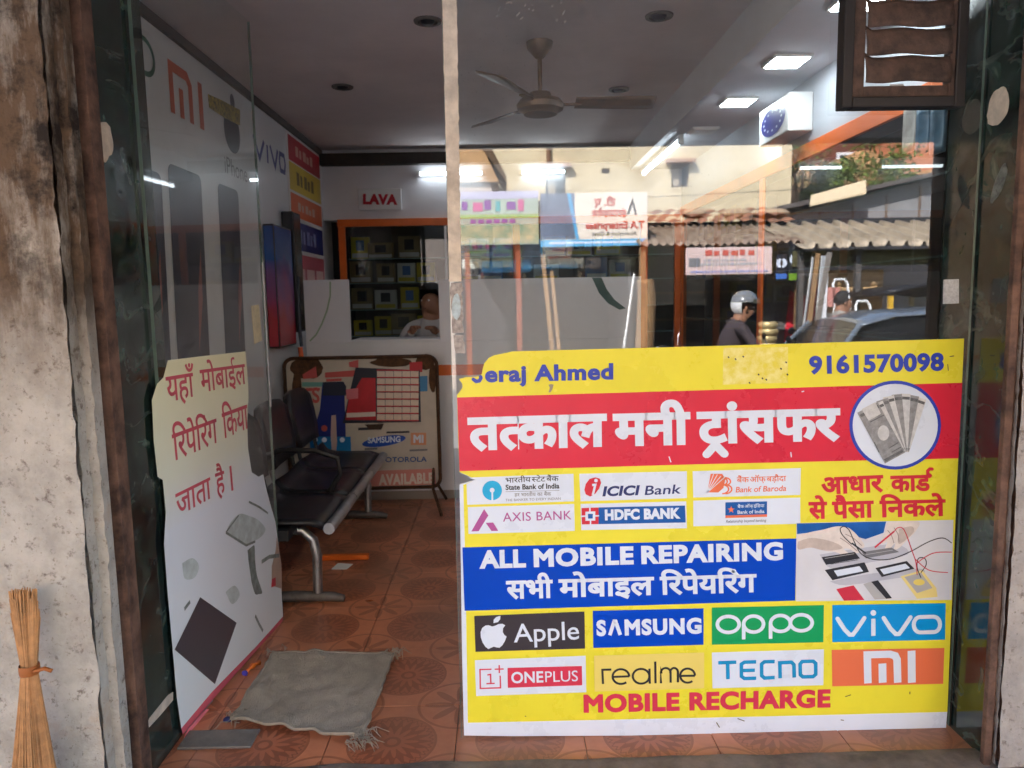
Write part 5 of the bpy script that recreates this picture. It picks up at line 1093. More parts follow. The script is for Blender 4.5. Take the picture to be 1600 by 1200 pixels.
def VH(x0, y0, x1, y1, D): a, b = V(x0, y1, D), V(x1, y0, D); return (a.x, b.x, a.z, b.z)
h1_, h2_ = VH(853, 262, 884, 318, D1), VH(1049, 255, 1077, 293, D1); hv = VH(940, 263, 953, 271, D1)
bd1 = thing('cream_building', 'tall cream limewashed building with small windows across the street', 'building', ((bl_+br_)/2, -D1, STREET))
wall_holes(bl_, br_, STREET, 9, -D1, .18, [h1_, h2_, hv]).build('wall', M_cream, bd1)
MB().box((bl_, -D1-7, STREET), (br_, -D1-.2, 8.99)).build('core', M_cream, bd1)
for k, h in enumerate((h1_, h2_)):
    wn = MB().box((h[0], -D1-.14, h[2]), (h[1], -D1-.10, h[3])).build('window', mat('shutter_grey', S(112, 104, 96), .6, vary=(5, .3)), bd1)
    MB().box((h[0]+.04, -D1-.0995, h[2]+.05), ((h[0]+h[1])/2-.015, -D1-.09, h[3]-.05)).build('pane', mat('blind_pale', S(170, 158, 140), .5), wn); MB().box(((h[0]+h[1])/2+.015, -D1-.0995, h[2]+.05), (h[1]-.04, -D1-.09, h[3]-.05)).build('pane', M_glassd, wn)
    MB().box((h[0]-.12, -D1, h[3]), (h[1]+.10, -D1+.17, h[3]+.07)).build('sunshade', mat('shade_concrete', S(186, 150, 126), .9, vary=(4, .2)), bd1)
MB().box((hv[0], -D1-.12, hv[2]), (hv[1], -D1-.08, hv[3])).build('vent_opening', M_dark, bd1)
a = V(857, 258, D1); MB().cyl((a.x, -D1+.06, a.z+.05), (a.x, -D1+.06, 8.8), .045, n=10).build('drain_pipe', mat('pipe_brown', S(120, 88, 62), .7), bd1, smooth='auto')
# wires
for k, (z, sag) in enumerate(((4.9, .5), (3.5, .35))):
    MB().tube([Vector((-8+28*i/20, -9.2-.1*k, z+2.0*(i/20-.4)*(.6 if k % 2 else -.7)-sag*math.sin(math.pi*i/20))) for i in range(21)], .006, 5).build('cable', M_dark, label=('upper thin black cable before the cream wall', 'lower thin black cable before the cream wall')[k], cat='cable')
# tile-roofed house at the far left of the reflection
hs = thing('tile_roof_house', 'old house with sloping brown roof left of the cream wall', 'house', (V(735, 300, 9).x-1.4, -9.3, STREET))
a, b = V(752, 226, 9), V(781, 285, 9)
MB().box((a.x-4.5, -10.2, STREET), (b.x-.15, -9.12, b.z+.1)).build('wall', mat('house_wall', S(196, 180, 168), .9, vary=(2, .2)), hs)
MB().prism([(a.x-.1, -9.0, a.z+.1), (b.x+.12, -9.0, b.z), (b.x+.12, -9.0, b.z+.10), (a.x+.02, -9.0, a.z+.25), (a.x-4.6, -9.0, a.z+2.0), (a.x-4.6, -9.0, a.z+1.85)], (0, -1.4, 0)).build('roof', mat('roof_brown', S(96, 76, 56), .9, vary=(4, .4)), hs)
MB().prism([(a.x-4.5, -9.05, b.z+.02), (b.x-.02, -9.05, b.z+.02), (a.x-.05, -9.05, a.z+.12), (a.x-4.5, -9.05, a.z+1.84)], (0, -1.2, 0)).build('gable', mat('gable_tan', S(190, 150, 106), .9, vary=(3, .2)), hs)
# ---- hill with shrubs
M_earth = mat('dry_hill', S(190, 142, 100), .95, vary=(.9, .4), col2=S(106, 92, 56), bump=(4, .8))
def hillz(x, y): D = -y; k = min(1, max(0, D-13)/2); return STREET+max(-.5, min((D-12.7)*1.6, 3.55+(D-15)*.40))+(.5*noise.noise(Vector((x*.5, y*.5, 3)))+.25*noise.noise(Vector((x*1.6, y*1.6, 8))))*k
MB().grid(lambda u, v: Vector((-30+100*u, -12.7-46*v*v, hillz(-30+100*u, -12.7-46*v*v)-.02)), 160, 60).build('hillside', M_earth, smooth=True, kind='structure')
def leaf_cloud(mb, c, rx, ry, rz, n, size, rnd):
    for _ in range(n):
        while True:
            p = Vector((rnd.uniform(-1, 1), rnd.uniform(-1, 1), rnd.uniform(-1, 1)))
            if .25 < p.length < 1: break
        q = Vector((p.x*rx, p.y*ry, p.z*rz))*(1+.3*noise.noise(p*2.2+Vector(c))) + Vector(c); s = size*rnd.uniform(.6, 1.4)
        a = Vector((rnd.uniform(-1, 1), rnd.uniform(-1, 1), rnd.uniform(-.6, .6))).normalized(); b = a.cross(Vector((rnd.uniform(-1, 1), rnd.uniform(-1, 1), rnd.uniform(-1, 1)))).normalized()
        mb.cur = 0 if rnd.random() < .6 else 1
        mb.add([q-a*s, q+b*s*.5, q+a*s, q-b*s*.5], [(0, 1, 2, 3)])
    mb.cur = 0
lf1, lf2 = mat('leaf_green', S(108, 128, 50), .6, vary=(1.5, .3)), mat('leaf_dark', S(66, 92, 36), .6, vary=(1.5, .3))
rl = random.Random(5)
for k, (px, py, D, r_, tall, lb) in enumerate(((1258, 250, 16.5, .75, .9, 'yellow green shrub beside the cream wall corner'), (1295, 290, 15.5, .5, .5, 'low green shrub at the hill foot'), (1345, 278, 16, .95, .6, 'broad green shrub in the middle of the hill'),
                                         (1383, 238, 18.5, 1.1, 1.3, 'big leafy bush left of the red house'), (1408, 280, 15.5, .6, .45, 'small dry green shrub right on the hill'), (1272, 308, 14.8, .35, .3, 'tiny shrub low at the hill foot'), (1322, 268, 18.5, .4, .4, 'dark shrub high on the hill below the brown house'))):
    p = V(px, py, D); t = thing('shrub', lb, 'shrub', (p.x, -D, p.z-tall), 'shrubs on the hillside'); zb = min(hillz(p.x, -D), p.z-tall*.6)
    for j in range(4): MB().tube([(p.x+.1*j-.15, -D, zb-.1), (p.x+(j-1.5)*.2, -D+.1*j, p.z-tall*.3), (p.x+(j-1.5)*r_*.4, -D+.15*(j-1), p.z+tall*.2)], [.05, .035, .015], 6).build('stem', M_wood, t)
    mb = MB(); leaf_cloud(mb, (p.x, -D, p.z), r_, r_*.8, tall, 420, .065, rl)
    for j in range(4): leaf_cloud(mb, (p.x+rl.uniform(-r_, r_)*.7, -D+rl.uniform(-.5, .5), p.z+rl.uniform(-.6, .7)*tall), r_*.45, r_*.4, tall*.4, 150, .065, rl)
    mb.build('foliage', [lf1, lf2], t)
def house(label, rect, D, depth, cw, roof=None, win=None):
    x0, x1, z0, z1 = rect; t = thing('hill_house', label, 'house', ((x0+x1)/2, -D, z0))
    MB().box((x0, -D-depth, min(z0, 0)-.5), (x1, -D, z1)).build('wall', cw, t)
    MB().box((x0-.25, -D-depth-.2, z1), (x1+.25, -D+.3, z1+.14)).build('roof', roof or M_slab, t)
    for w_ in (win or []):
        f = MB().box((w_[0], -D, w_[2]), (w_[1], -D+.05, w_[3])).build('window', M_white, t); MB().box((w_[0]+.1, -D+.051, w_[2]+.1), (w_[1]-.1, -D+.06, w_[3]-.1)).build('pane', M_glassd, f)
house('plain red plastered house high on the hill at the right', VH(1408, 190, 1470, 268, 20), 20, 4, mat('terracotta_plaster', S(196, 130, 98), .9, vary=(1, .15)))
r1 = VH(1262, 170, 1372, 268, 22); house('brown brick house with grey window on top of the hill', r1, 22, 4, mat('brick_brown', S(116, 66, 54), .9, vary=(2, .3)), None, [VH(1305, 238, 1335, 292, 22)])
# ---- grey shed with long sloping roof
sd1 = thing('tin_shed', 'grey shed with long sloping roof below the hill', 'shed', (V(1380, 330, 10).x, -10.6, STREET))
a, b = V(1232, 326, 9.4), V(1500, 258, 9.4)
MB().prism([(a.x+.1, -9.5, STREET), (b.x+3, -9.5, STREET), (b.x+3, -9.5, b.z+.45), (b.x, -9.5, b.z-.1), (a.x+.1, -9.5, a.z-.1)], (0, -3, 0)).build('wall', mat('shed_grey', S(140, 138, 138), .85, vary=(1.4, .25)), sd1)
MB().prism([(a.x-.3, -9.25, a.z-.06), (b.x+3.2, -9.25, b.z+.55), (b.x+3.2, -9.25, b.z+.62), (a.x-.3, -9.25, a.z+.02)], (0, -3.4, 0)).build('roof', mat('shed_roof', S(96, 88, 84), .8, vary=(2, .3)), sd1)
for k in range(9): x = a.x+.6+k*.62; MB().box((x, -9.5, .6), (x+.03, -9.47, a.z-.2+(b.z-a.z)*(x-a.x)/(b.x-a.x))).build('wall_batten', M_sheet2, sd1)
a, b = V(1258, 322, 9), V(1345, 303, 9)
MB().prism([(a.x, -8.8, a.z), (b.x, -8.8, b.z), (b.x+.2, -9.24, b.z+.28), (a.x+.2, -9.24, a.z+.22)], (0, 0, -.03)).build('tin_flap', mat('bright_tin', S(214, 192, 156), .5), sd1)

# ---- row of stalls
def corrug(name, m, parent, xs0, xs1, front, back, pitch, amp, box=False, seed=0, rag=.0):
    """sheet from front edge (y, z) up to back edge"""
    n = int((xs1-xs0)/pitch*(14 if box else 6))
    def fn(u, v):
        x = xs0+(xs1-xs0)*u; ph = 2*math.pi*x/pitch; s = math.sin(ph); s = (max(-1, min(1, 1-2*max(0, abs((x/pitch) % 1-.5)-.10)/.06))) if box else s
        y = front[0]+(back[0]-front[0])*v; z = front[1]+(back[1]-front[1])*v+amp*s+.03*noise.noise(Vector((x*.9, v*2, seed)))
        if v < .02: y += rag*noise.noise(Vector((x*3, seed, 1)))
        return Vector((x, y, z))
    o = MB().grid(fn, n, 5).build(name, m, parent, smooth='auto' if box else True); q = o.modifiers.new('s', 'SOLIDIFY'); q.thickness = .006; return o
SA = thing('market_stall', 'open stall with fine corrugated tin roof behind the pink sign', 'stall', (V(1120, 400, 6.4).x, -6.6, STREET))
f0, f1 = V(1000, 383, 5.6), V(1258, 378, 5.6); b0 = V(1120, 352, 7.2)
corrug('tin_roof', M_sheet2, SA, f0.x, f1.x, (-5.6, (f0.z+f1.z)/2), (-7.2, b0.z), .11, .022, seed=2, rag=.06)
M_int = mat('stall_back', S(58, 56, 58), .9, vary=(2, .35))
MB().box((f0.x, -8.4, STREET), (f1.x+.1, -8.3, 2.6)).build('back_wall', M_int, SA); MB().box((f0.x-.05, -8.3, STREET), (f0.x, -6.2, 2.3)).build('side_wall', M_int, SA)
for x in (f0.x+.02, f1.x-.06): MB().box((x, -5.78, STREET), (x+.08, -5.70, f0.z-.02)).build('post', M_wood, SA, bev=.006)
for z in (.45, .95, 1.4): MB().box((f0.x+.05, -8.3, z), (f1.x, -7.95, z+.03)).build('shelf', M_wood, SA)
MB().box((f0.x+.3, -6.5, STREET), (f1.x-.4, -6.0, .55)).build('counter', mat('stall_counter', S(90, 78, 68), .8, vary=(4, .3)), SA)
# clay roof behind it
OR = thing('clay_roof', 'old ragged clay tile roof above the tin roof', 'roof', (V(1120, 340, 7.6).x, -7.9, 2.5))
a, b, c = V(1008, 354, 7.3), V(1245, 348, 7.3), V(1120, 330, 8.3)
M_clay = mat('clay_tiles', S(152, 104, 78), .9, vary=(5, .45), col2=S(92, 66, 52))
for k in range(3):
    def cl(u, v, k=k): x = a.x+(b.x-a.x)*u; return Vector((x, -7.3-.33*(k+v)*1.03, a.z+(c.z-a.z)*(k+v)/3+.045*abs(math.sin(x*14+k))+.03*(1-v)+.05*noise.noise(Vector((x*1.5, k, 2)))))
    MB().grid(cl, 130, 2).build('tile_row', M_clay, OR, smooth=True)
MB().box((a.x, -8.35, a.z-.25), (b.x, -7.4, a.z-.05)).build('rafter', M_wood, OR)
for k, px in enumerate((1085, 1150, 1205)):
    p = V(px, 336, 8); MB().ell((p.x, -8.0, p.z+.02), .22+.05*k, .16, .09, 12, 8).build('sack', mat('sack_cloth', S(176, 148, 118), .95, vary=(8, .3), bump=(20, .8)), label=('pale sack at the left of the clay roof', 'pale sack in the middle of the clay roof', 'pale sack at the right end of the clay roof')[k], cat='sack', smooth=True)
SB = thing('market_stall', 'open stall with broad ribbed tin roof at the right', 'stall', (V(1370, 400, 6.2).x, -6.4, STREET))
f2, f3 = V(1252, 384, 5.3), V(1482, 380, 5.3); b2 = V(1370, 347, 6.9)
corrug('tin_roof', M_sheet, SB, f2.x, f3.x+1.5, (-5.3, (f2.z+f3.z)/2), (-6.9, b2.z), .235, .032, True, 5)
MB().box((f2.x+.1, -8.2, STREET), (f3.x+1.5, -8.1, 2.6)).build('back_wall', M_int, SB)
for x in (f2.x+.05, (f2.x+f3.x)/2-.15, f3.x): MB().box((x, -5.55, STREET), (x+.07, -5.48, f2.z-.04)).build('post', mat('post_grey', S(84, 80, 78), .7), SB)
MB().box((f2.x, -5.6, f2.z-.26), (f3.x+1.5, -5.57, f2.z-.05)).build('fascia', mat('fascia_olive', S(96, 92, 60), .8, vary=(3, .3)), SB)
a, b = V(1290, 520, 5.75), V(1380, 421, 5.75)
RS = thing('roller_shutter', 'closed tan ribbed shutter in the right stall', 'shutter', ((a.x+b.x)/2, -5.75, STREET))
ns = 26
for k in range(ns):
    z0_ = STREET+(b.z-STREET)*k/ns; z1_ = STREET+(b.z-STREET)*(k+1)/ns
    MB().grid(lambda u, v: Vector((a.x+(b.x-a.x)*u, -5.75+.02*math.sin(math.pi*v), z0_+(z1_-z0_)*v)), 1, 4).build('slat', mat('shutter_tan', S(186, 150, 104), .55, vary=(4, .2)), RS, smooth=True)
# left signs and stall
SL = thing('market_stall', 'dark frame stall under the two big signboards', 'stall', (V(860, 420, 6).x, -6.6, STREET))
a, b = V(690, 385, 6), V(1012, 385, 6)
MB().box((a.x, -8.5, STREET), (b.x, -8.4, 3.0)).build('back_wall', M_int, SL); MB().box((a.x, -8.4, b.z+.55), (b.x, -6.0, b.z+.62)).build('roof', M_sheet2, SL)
for px in (726, 806, 1004): p = V(px, 400, 6.02); MB().box((p.x, -6.1, STREET), (p.x+.07, -6.03, b.z+.5)).build('post', mat('post_rust', S(150, 74, 44), .7, vary=(6, .3)), SL)
for k in range(4):
    for j in range(2):
        p = V(815+k*42, 392+j*24, 7.6); MB().box((p.x, -7.7, p.z-.28), (p.x+.40, -7.66, p.z)).build('grille_panel', mat('grille_grey', S(104, 112, 116), .5, vary=(6, .3)), SL, bev=.01)
p, q = V(752, 407, 6.3), V(830, 425, 6.3); MB().box((p.x, -6.5, q.z), (q.x, -6.3, p.z)).build('blue_roll', mat('roll_blue', S(96, 166, 206), .6, vary=(3, .3)), label='pale blue roll lying across the left stall', cat='roll', bev=.03)
for k, (x0_, x1_, y0_, y1_) in enumerate(((722, 752, 405, 420), (760, 800, 386, 402))): p, q = V(x0_, y0_, 7.2), V(x1_, y1_, 7.2); MB().box((p.x, -7.4, q.z), (q.x, -7.2, p.z)).build('goods_box', (bx_w, bx_b)[k], label=('white goods box inside the left stall', 'blue goods box inside the left stall')[k], cat='box', bev=.01)
def sign(name, label, x0, y0, x1, y1, D, base):
    a, b = V(x0, y1, D), V(x1, y0, D); t = thing(name, label, 'sign', ((a.x+b.x)/2, -D, a.z)); MB().box((a.x, -D-.05, a.z), (b.x, -D, b.z)).build('panel', base, t, bev=.006); return t, a, b, Plane((a.x, -D, a.z), (1, 0, 0), (0, 0, 1))
def sfill(t, n, m, a, b, x0, z0, x1, z1, off, sk=0):
    w_, h_ = b.x-a.x, b.z-a.z; y = a.y+off; MB().poly([(a.x+x0*w_, y, a.z+z0*h_), (a.x+x1*w_, y, a.z+z0*h_), (a.x+(x1+sk)*w_, y, a.z+z1*h_), (a.x+(x0+sk)*w_, y, a.z+z1*h_)]).build(n, m, t)
def stext(t, geo, m, a, b, x0, z0, x1, hh, off=.006, ref=.682):
    """the lettering faces the shop, so x runs the other way"""
    vs, fs = geo; u0, u1 = min(v[0] for v in vs), max(v[0] for v in vs); w_, h_ = b.x-a.x, b.z-a.z
    MB().add([Vector((a.x+(x1-(v[0]-u0)/(u1-u0)*(x1-x0))*w_, a.y+off, a.z+(z0+v[1]/ref*hh)*h_)) for v in vs], fs).build('lettering', m, t)
t, a, b, pl = sign('signboard', 'cream and blue signboard with red lettering over the left stall', 845, 300, 1012, 386, 5.9, mat('sign_cream', S(236, 222, 204), .5))
sr = mat('sign_red', S(200, 84, 70), .5); s_b = mat('sign_lightblue', S(90, 170, 214), .5)
sfill(t, 'blue_band', s_b, a, b, 0, 0, 1, .13, .003); sfill(t, 'dark_picture', mat('sign_pic', S(120, 130, 150), .5, vary=(3, .4)), a, b, 0, .14, .32, 1, .003); sfill(t, 'blue_edge', s_b, a, b, .33, .14, .36, 1, .005, -.08)
stext(t, word(['टी. ए'], .03), sr, a, b, .50, .76, .70, .12, ref=.622); stext(t, word(['इंटर', 'पा', ('rk',), 'इजेज'], .03), sr, a, b, .48, .56, .80, .11, ref=.622); stext(t, glyphs('T.A Enterprises', .03), sr, a, b, .42, .33, .97, .13); stext(t, glyphs('Aluminium & Glass', 0), C_dk, a, b, .48, .20, .90, .07)
MB().poly([pl.w((b.x-a.x)*x, (b.z-a.z)*z, .006) for x, z in ((.80, .58), (.86, .90), (.90, .58), (.88, .58), (.86, .78), (.83, .62))]).build('emblem', C_dk, t)
sfill(t, 'small_print', C_white, a, b, .08, .05, .92, .09, .005)
t, a, b, pl = sign('signboard', 'green and purple printed banner over the left stall', 690, 298, 841, 384, 5.95, mat('sign_sage', S(176, 188, 170), .5, vary=(2, .25)))
pu = mat('sign_purple', S(136, 72, 150), .5); pkk = mat('sign_magenta', S(206, 90, 140), .5)
sfill(t, 'lilac_top', mat('sign_lilac', S(190, 184, 206), .5), a, b, 0, .86, 1, 1, .003); sfill(t, 'green_stripe', mat('sign_green', S(150, 176, 96), .5), a, b, 0, .50, 1, .57, .003); sfill(t, 'goods_picture', mat('sign_goods', S(196, 172, 130), .5, vary=(6, .5), col2=S(130, 150, 120)), a, b, 0, .02, 1, .38, .003)
for k in range(7): sfill(t, 'faded_print', (pkk, pu, pkk, pu, mat('sign_cyan', S(90, 170, 170), .5), pu, pkk)[k], a, b, .10+k*.115, .63+.03*(k % 2), .10+k*.115+(.09, .06, .10, .07, .05, .09, .06)[k], .84-.02*(k % 3), .005)
for k in range(6): sfill(t, 'faded_print', pu, a, b, .3+k*.08, .41, .36+k*.08, .48, .005)
t, a, b, pl = sign('signboard', 'pink and white small signboard hanging under the tin roof', 1072, 385, 1207, 430, 5.5, mat('sign_pinkish', S(222, 194, 188), .5, vary=(3, .1)))
[sfill(t, 'faded_print', sr, a, b, .22+k*.1, .70, .22+k*.1+(.08, .06, .07)[k % 3], .90-.03*(k % 2), .005) for k in range(6)]; sfill(t, 'grey_line', C_lg, a, b, .1, .35, .9, .42, .004); sfill(t, 'blue_line', mat('sign_blueline', S(130, 140, 190), .5), a, b, .05, .08, .95, .14, .004); sfill(t, 'picture', C_grey, a, b, .03, .3, .16, .62, .005); sfill(t, 'grey_line', C_lg, a, b, .2, .5, .7, .56, .004)
for k, (x0_, x1_, y0_, y1_, c1, c2) in enumerate(((1212, 1230, 398, 436, S(30, 34, 48), S(60, 110, 190)), (1232, 1251, 388, 438, S(34, 40, 44), S(110, 150, 40)))):
    t, a, b, pl = sign('hanging_sign', ('dark panel with blue foot hanging right of the pink sign', 'dark panel with green foot hanging left of the leaning bars')[k], x0_, y0_, x1_, y1_, 5.6, mat('panel_dark_%d' % k, c1, .5))
    sfill(t, 'coloured_foot', mat('panel_foot_%d' % k, c2, .5), a, b, 0, 0, 1, .22, .004)
    for j in range(2): MB().poly([pl.w((b.x-a.x)*(.32+.36*j)+.045*math.cos(q), (b.z-a.z)*.66+.06*math.sin(q), .005) for q in [2*math.pi*i/14 for i in range(14)]]).build('white_dot', C_white, t)
# leaning planks, log, frames, ladders
def leaner(name, label, cat, pa, pb, wd, th, m, Da, Db, group=None):
    a, b = V(*pa, Da), V(*pb, Db); a.z = STREET if pa[1] > 520 else a.z
    return MB().beam(a, b, wd, th, (0, 1, 0)).build(name, m, label=label, cat=cat, group=group, bev=.006)
M_pale = mat('pale_timber', S(214, 182, 130), .8, vary=(9, .2)); M_alu = mat('aluminium', S(196, 194, 190), .4, metal=.6, vary=(6, .2))
leaner('plank', 'brown upright plank left of the blue roll end', 'plank', (874, 600), (848, 398), .06, .03, M_wood, 5.2, 5.9); leaner('plank', 'second brown plank leaning beside the first', 'plank', (884, 600), (862, 424), .05, .03, M_wood, 5.1, 5.8)
leaner('pole', 'white slanting pole left of the tree stump', 'pole', (958, 560), (991, 428), .03, .03, M_alu, 5.0, 5.6)
sg = thing('tree_stump', 'thick pale tree stump standing before the stalls', 'stump', V(1008, 560, 5.4)); p = V(1008, 438, 5.4)
MB().tube([(p.x, -5.4, STREET), (p.x-.02, -5.4, .4), (p.x+.02, -5.38, p.z-.2), (p.x, -5.4, p.z)], [.16, .13, .12, .11], 14).build('trunk', M_wood, sg, smooth='auto'); MB().lathe((p.x, -5.4, p.z+.001), [(.0, 0), (.10, 0), (.112, -.02)], 14).build('cut_face', mat('cut_wood', S(226, 200, 156), .8), sg)
for k, (x0_, x1_, y0_) in enumerate(((1262, 1278, 396), (1278, 1288, 400), (1246, 1270, 402), (1256, 1296, 394), (1285, 1292, 405))):
    leaner('metal_frame', 'long %s leaning in the gap between the stalls' % ('brown batten', 'grey bar', 'thin steel frame', 'slanting grey rail', 'white strip')[k], 'batten', (x0_-14+k*3, 560), (x1_, y0_), (.06, .09, .03, .07, .05)[k], .03, (M_wood, M_alu, M_alu, mat('grey_bar', S(120, 112, 104), .6), M_white)[k], 5.0, 5.35)
for k, (px, py, D, lb) in enumerate(((1311, 437, 5.3, 'white step ladder with pink rag before the shutter'), (1346, 471, 4.9, 'shorter white step ladder before the shutter'))):
    a = V(px-10, py, D); b = V(px+12, py, D); t = thing('step_ladder', lb, 'ladder', ((a.x+b.x)/2, -D+.2, STREET), 'white ladders')
    MB().tube([(a.x-.04, -D+.35, STREET), (a.x, -D+.02, a.z-.05), (a.x+.03, -D, a.z), (b.x-.03, -D, a.z), (b.x, -D+.02, a.z-.05), (b.x+.05, -D+.35, STREET)], .018, 8).build('rail', M_pl, t, smooth='auto')
    nr = int((a.z-STREET)/.24)
    for j in range(1, nr): z = STREET+j*.24; f_ = (z-STREET)/(a.z-STREET); MB().box((a.x-.03*(1-f_), -D+.33*(1-f_), z), (b.x+.04*(1-f_), -D+.33*(1-f_)+.07, z+.02)).build('tread', M_pl, t)
p = V(1303, 455, 5.2); MB().grid(lambda u, v: Vector((p.x-.08+.16*u, -5.2+.04*math.sin(u*6), p.z-.2+.25*v)), 8, 6).build('rag', mat('rag_pink', S(206, 140, 130), .9, vary=(14, .3)), smooth=True, label='pink rag hanging on the taller ladder', cat='cloth')
pn = V(1215, 480, 6.2)
for k in range(3): leaner('glass_sheet', ('dusty sheet of glass leaning at the stall back', 'second dusty sheet of glass leaning in the stall', 'third dusty glass sheet with red edge leaning in the stall')[k], 'sheet', (1205+k*18, 560), (1225+k*18, 425+k*4), .5, .02, (mat('dusty_sheet', S(120, 118, 114), .3, vary=(3, .3)), mat('grey_sheet', S(96, 94, 92), .3), C_redink)[k], 6.2, 6.8)
st_ = thing('tin_stack', 'stack of round pale tins beside the rider', 'tin stack', V(1200, 545, 4.6)); p = V(1200, 500, 4.6)
for k in range(9): z = p.z-.02-k*.085; MB().lathe((p.x+.008*math.sin(k*2), -4.6, z-.08), [(.001, 0), (.10, 0), (.115, .02), (.115, .06), (.10, .078), (.001, .078)], 16).build('tin', mat('tin_gold', S(206, 182, 128), .4, metal=.4, vary=(8, .3)), st_, smooth='auto')
MB().box((p.x-.2, -4.8, STREET), (p.x+.2, -4.4, p.z-.02-9*.085+.005)).build('crate', M_wood, st_, bev=.01)

# ---- motorcycle
M_tyre = mat('tyre', S(26, 26, 28), .85, bump=(80, .5)); M_bike = mat('bike_black', S(24, 24, 28), .2, coat=.6, vary=(6, .2)); M_chr = mat('chrome', S(200, 200, 204), .15, metal=1)
def motorcycle(label, x, y, rz, group, paint):
    t = thing('motorcycle', label, 'motorcycle', (0, 0, 0), group)
    for wx in (-.62, .64):
        wl = MB().lathe((wx, 0, .30), [(.235, -.035), (.28, -.045), (.30, 0), (.28, .045), (.235, .035), (.235, -.035)], 28, 'y').build('wheel', M_tyre, t, smooth='auto')
        MB().lathe((wx, 0, .30), [(.234, -.025), (.21, -.02), (.21, .02), (.234, .025)], 24, 'y').build('rim', M_chr, wl, smooth='auto')
        mb = MB()
        for k in range(10): c, s = math.cos(k*math.pi/5), math.sin(k*math.pi/5); mb.cyl((wx, 0, .30), (wx+.215*c, 0, .30+.215*s), .005, n=5)
        mb.build('spokes', M_chr, wl, kind='stuff')
    MB().tube([(.64, .09, .30), (.50, .09, .70), (.44, .07, .88)], .024, 8).build('fork', M_chr, t, smooth='auto'); MB().tube([(.64, -.09, .30), (.50, -.09, .70), (.44, -.07, .88)], .024, 8).build('fork', M_chr, t, smooth='auto')
    MB().tube([(.44, 0, .85), (.30, 0, .68), (-.10, 0, .62), (-.45, 0, .66), (-.75, 0, .74)], .03, 8).build('frame', M_dark, t, smooth='auto'); MB().tube([(.38, 0, .75), (.20, 0, .35), (-.20, 0, .28), (-.62, 0, .30)], .028, 8).build('frame', M_dark, t, smooth='auto')
    MB().ell((.14, 0, .78), .27, .13, .12, 20, 12).build('fuel_tank', paint, t, smooth=True)
    MB().grid(lambda u, v: Vector((.0-.72*u, (v-.5)*(.24-.06*u), .77+.04*u-.05*math.sin(math.pi*u)-.10*(2*v-1)**4)), 12, 8).build('seat', M_black, t, smooth=True).modifiers.new('s', 'SOLIDIFY').thickness = -.07
    MB().box((-.06, -.13, .30), (.26, .13, .56)).build('engine', M_dark, t, bev=.03); MB().tube([(.2, -.16, .40), (.0, -.18, .26), (-.5, -.18, .28), (-.85, -.18, .34)], [.025, .03, .045, .045], 10).build('exhaust', M_chr, t, smooth='auto')
    MB().tube([(.30, .37, 1.00), (.38, .25, 1.02), (.43, .08, .96), (.43, -.08, .96), (.38, -.25, 1.02), (.30, -.37, 1.00)], .012, 8).build('handlebar', M_chr, t, smooth='auto')
    for s in (-1, 1):
        MB().cyl((.27, s*.40, .995), (.33, s*.28, 1.01), .019, n=10).build('grip', M_black, t, smooth='auto'); MB().tube([(.36, s*.27, 1.02), (.36, s*.31, 1.14), (.34, s*.33, 1.18)], .005, 6).build('mirror_stalk', M_chr, t)
        MB().ell((.34, s*.34, 1.21), .012, .06, .042, 14, 8).build('mirror', M_dark, t, smooth=True)
    MB().ell((.56, 0, .92), .08, .10, .10, 18, 10).build('headlight', mat('lamp_glass', S(220, 224, 226), .1), t, smooth=True); MB().ell((.50, 0, .93), .10, .115, .12, 18, 10).build('headlight_cowl', paint, t, smooth=True)
    for wx, a0, a1 in ((.64, 40, 150), (-.62, 20, 160)): MB().grid(lambda u, v: Vector((wx+.34*math.cos(R(a0+(a1-a0)*u)), (v-.5)*.13, .30+.34*math.sin(R(a0+(a1-a0)*u)))), 10, 2).build('mudguard', paint, t, smooth=True)
    MB().box((-.86, -.05, .70), (-.82, .05, .76)).build('tail_light', C_redink, t, bev=.008)
    t.location = (x, y, STREET); t.rotation_euler.z = rz
    return t
rx, ry = V(1164, 480, 3.1).x-.02, -3.1
mk = motorcycle('black motorcycle with the helmeted rider passing the shop', rx, ry, 0, 'motorcycles', M_bike)
m2_ = copy_tree(mk); m2_.location = (V(1105, 520, 4.6).x, -4.7, STREET); m2_.rotation_euler.z = R(200); m2_['label'] = 'parked motorcycle just left of the rider, before the stall'
m3_ = copy_tree(mk); m3_.location = (V(1235, 520, 4.9).x, -4.9, STREET); m3_.rotation_euler.z = R(65); m3_['label'] = 'parked motorcycle right of the rider, before the leaning sheets'
s0 = STREET
rd = person('motorcycle rider in dark clothes wearing a grey and white helmet', (rx-.1, ry, s0), (rx-.20, ry, s0+.90), (rx-.12, ry, s0+1.18), (rx-.04, ry, s0+1.40), (rx+.02, ry, s0+1.52), (1, .1, 0),
       dict(shoulder=((rx-.07, ry+.19, s0+1.33), (rx-.07, ry-.19, s0+1.33)), elbow=((rx+.06, ry+.33, s0+1.10), (rx+.06, ry-.33, s0+1.10)), wrist=((rx+.25, ry+.34, s0+1.04), (rx+.25, ry-.34, s0+1.04)), thigh=((rx-.12, ry+.12, s0+.86), (rx-.12, ry-.12, s0+.86)), knee=((rx+.26, ry+.21, s0+.72), (rx+.26, ry-.21, s0+.72)), ankle=((rx+.06, ry+.19, s0+.36), (rx+.06, ry-.19, s0+.36)), toe=((rx+.20, ry+.19, s0+.32), (rx+.20, ry-.19, s0+.32))),
       [mat('jacket_plum', S(62, 50, 54), .8, vary=(8, .3)), tr_, M_skin, sh_], hair=False)
hx, hz = rx+.015, s0+1.56
hm = thing('helmet', 'grey and white half shell helmet on the rider', 'helmet', (hx, ry, hz))
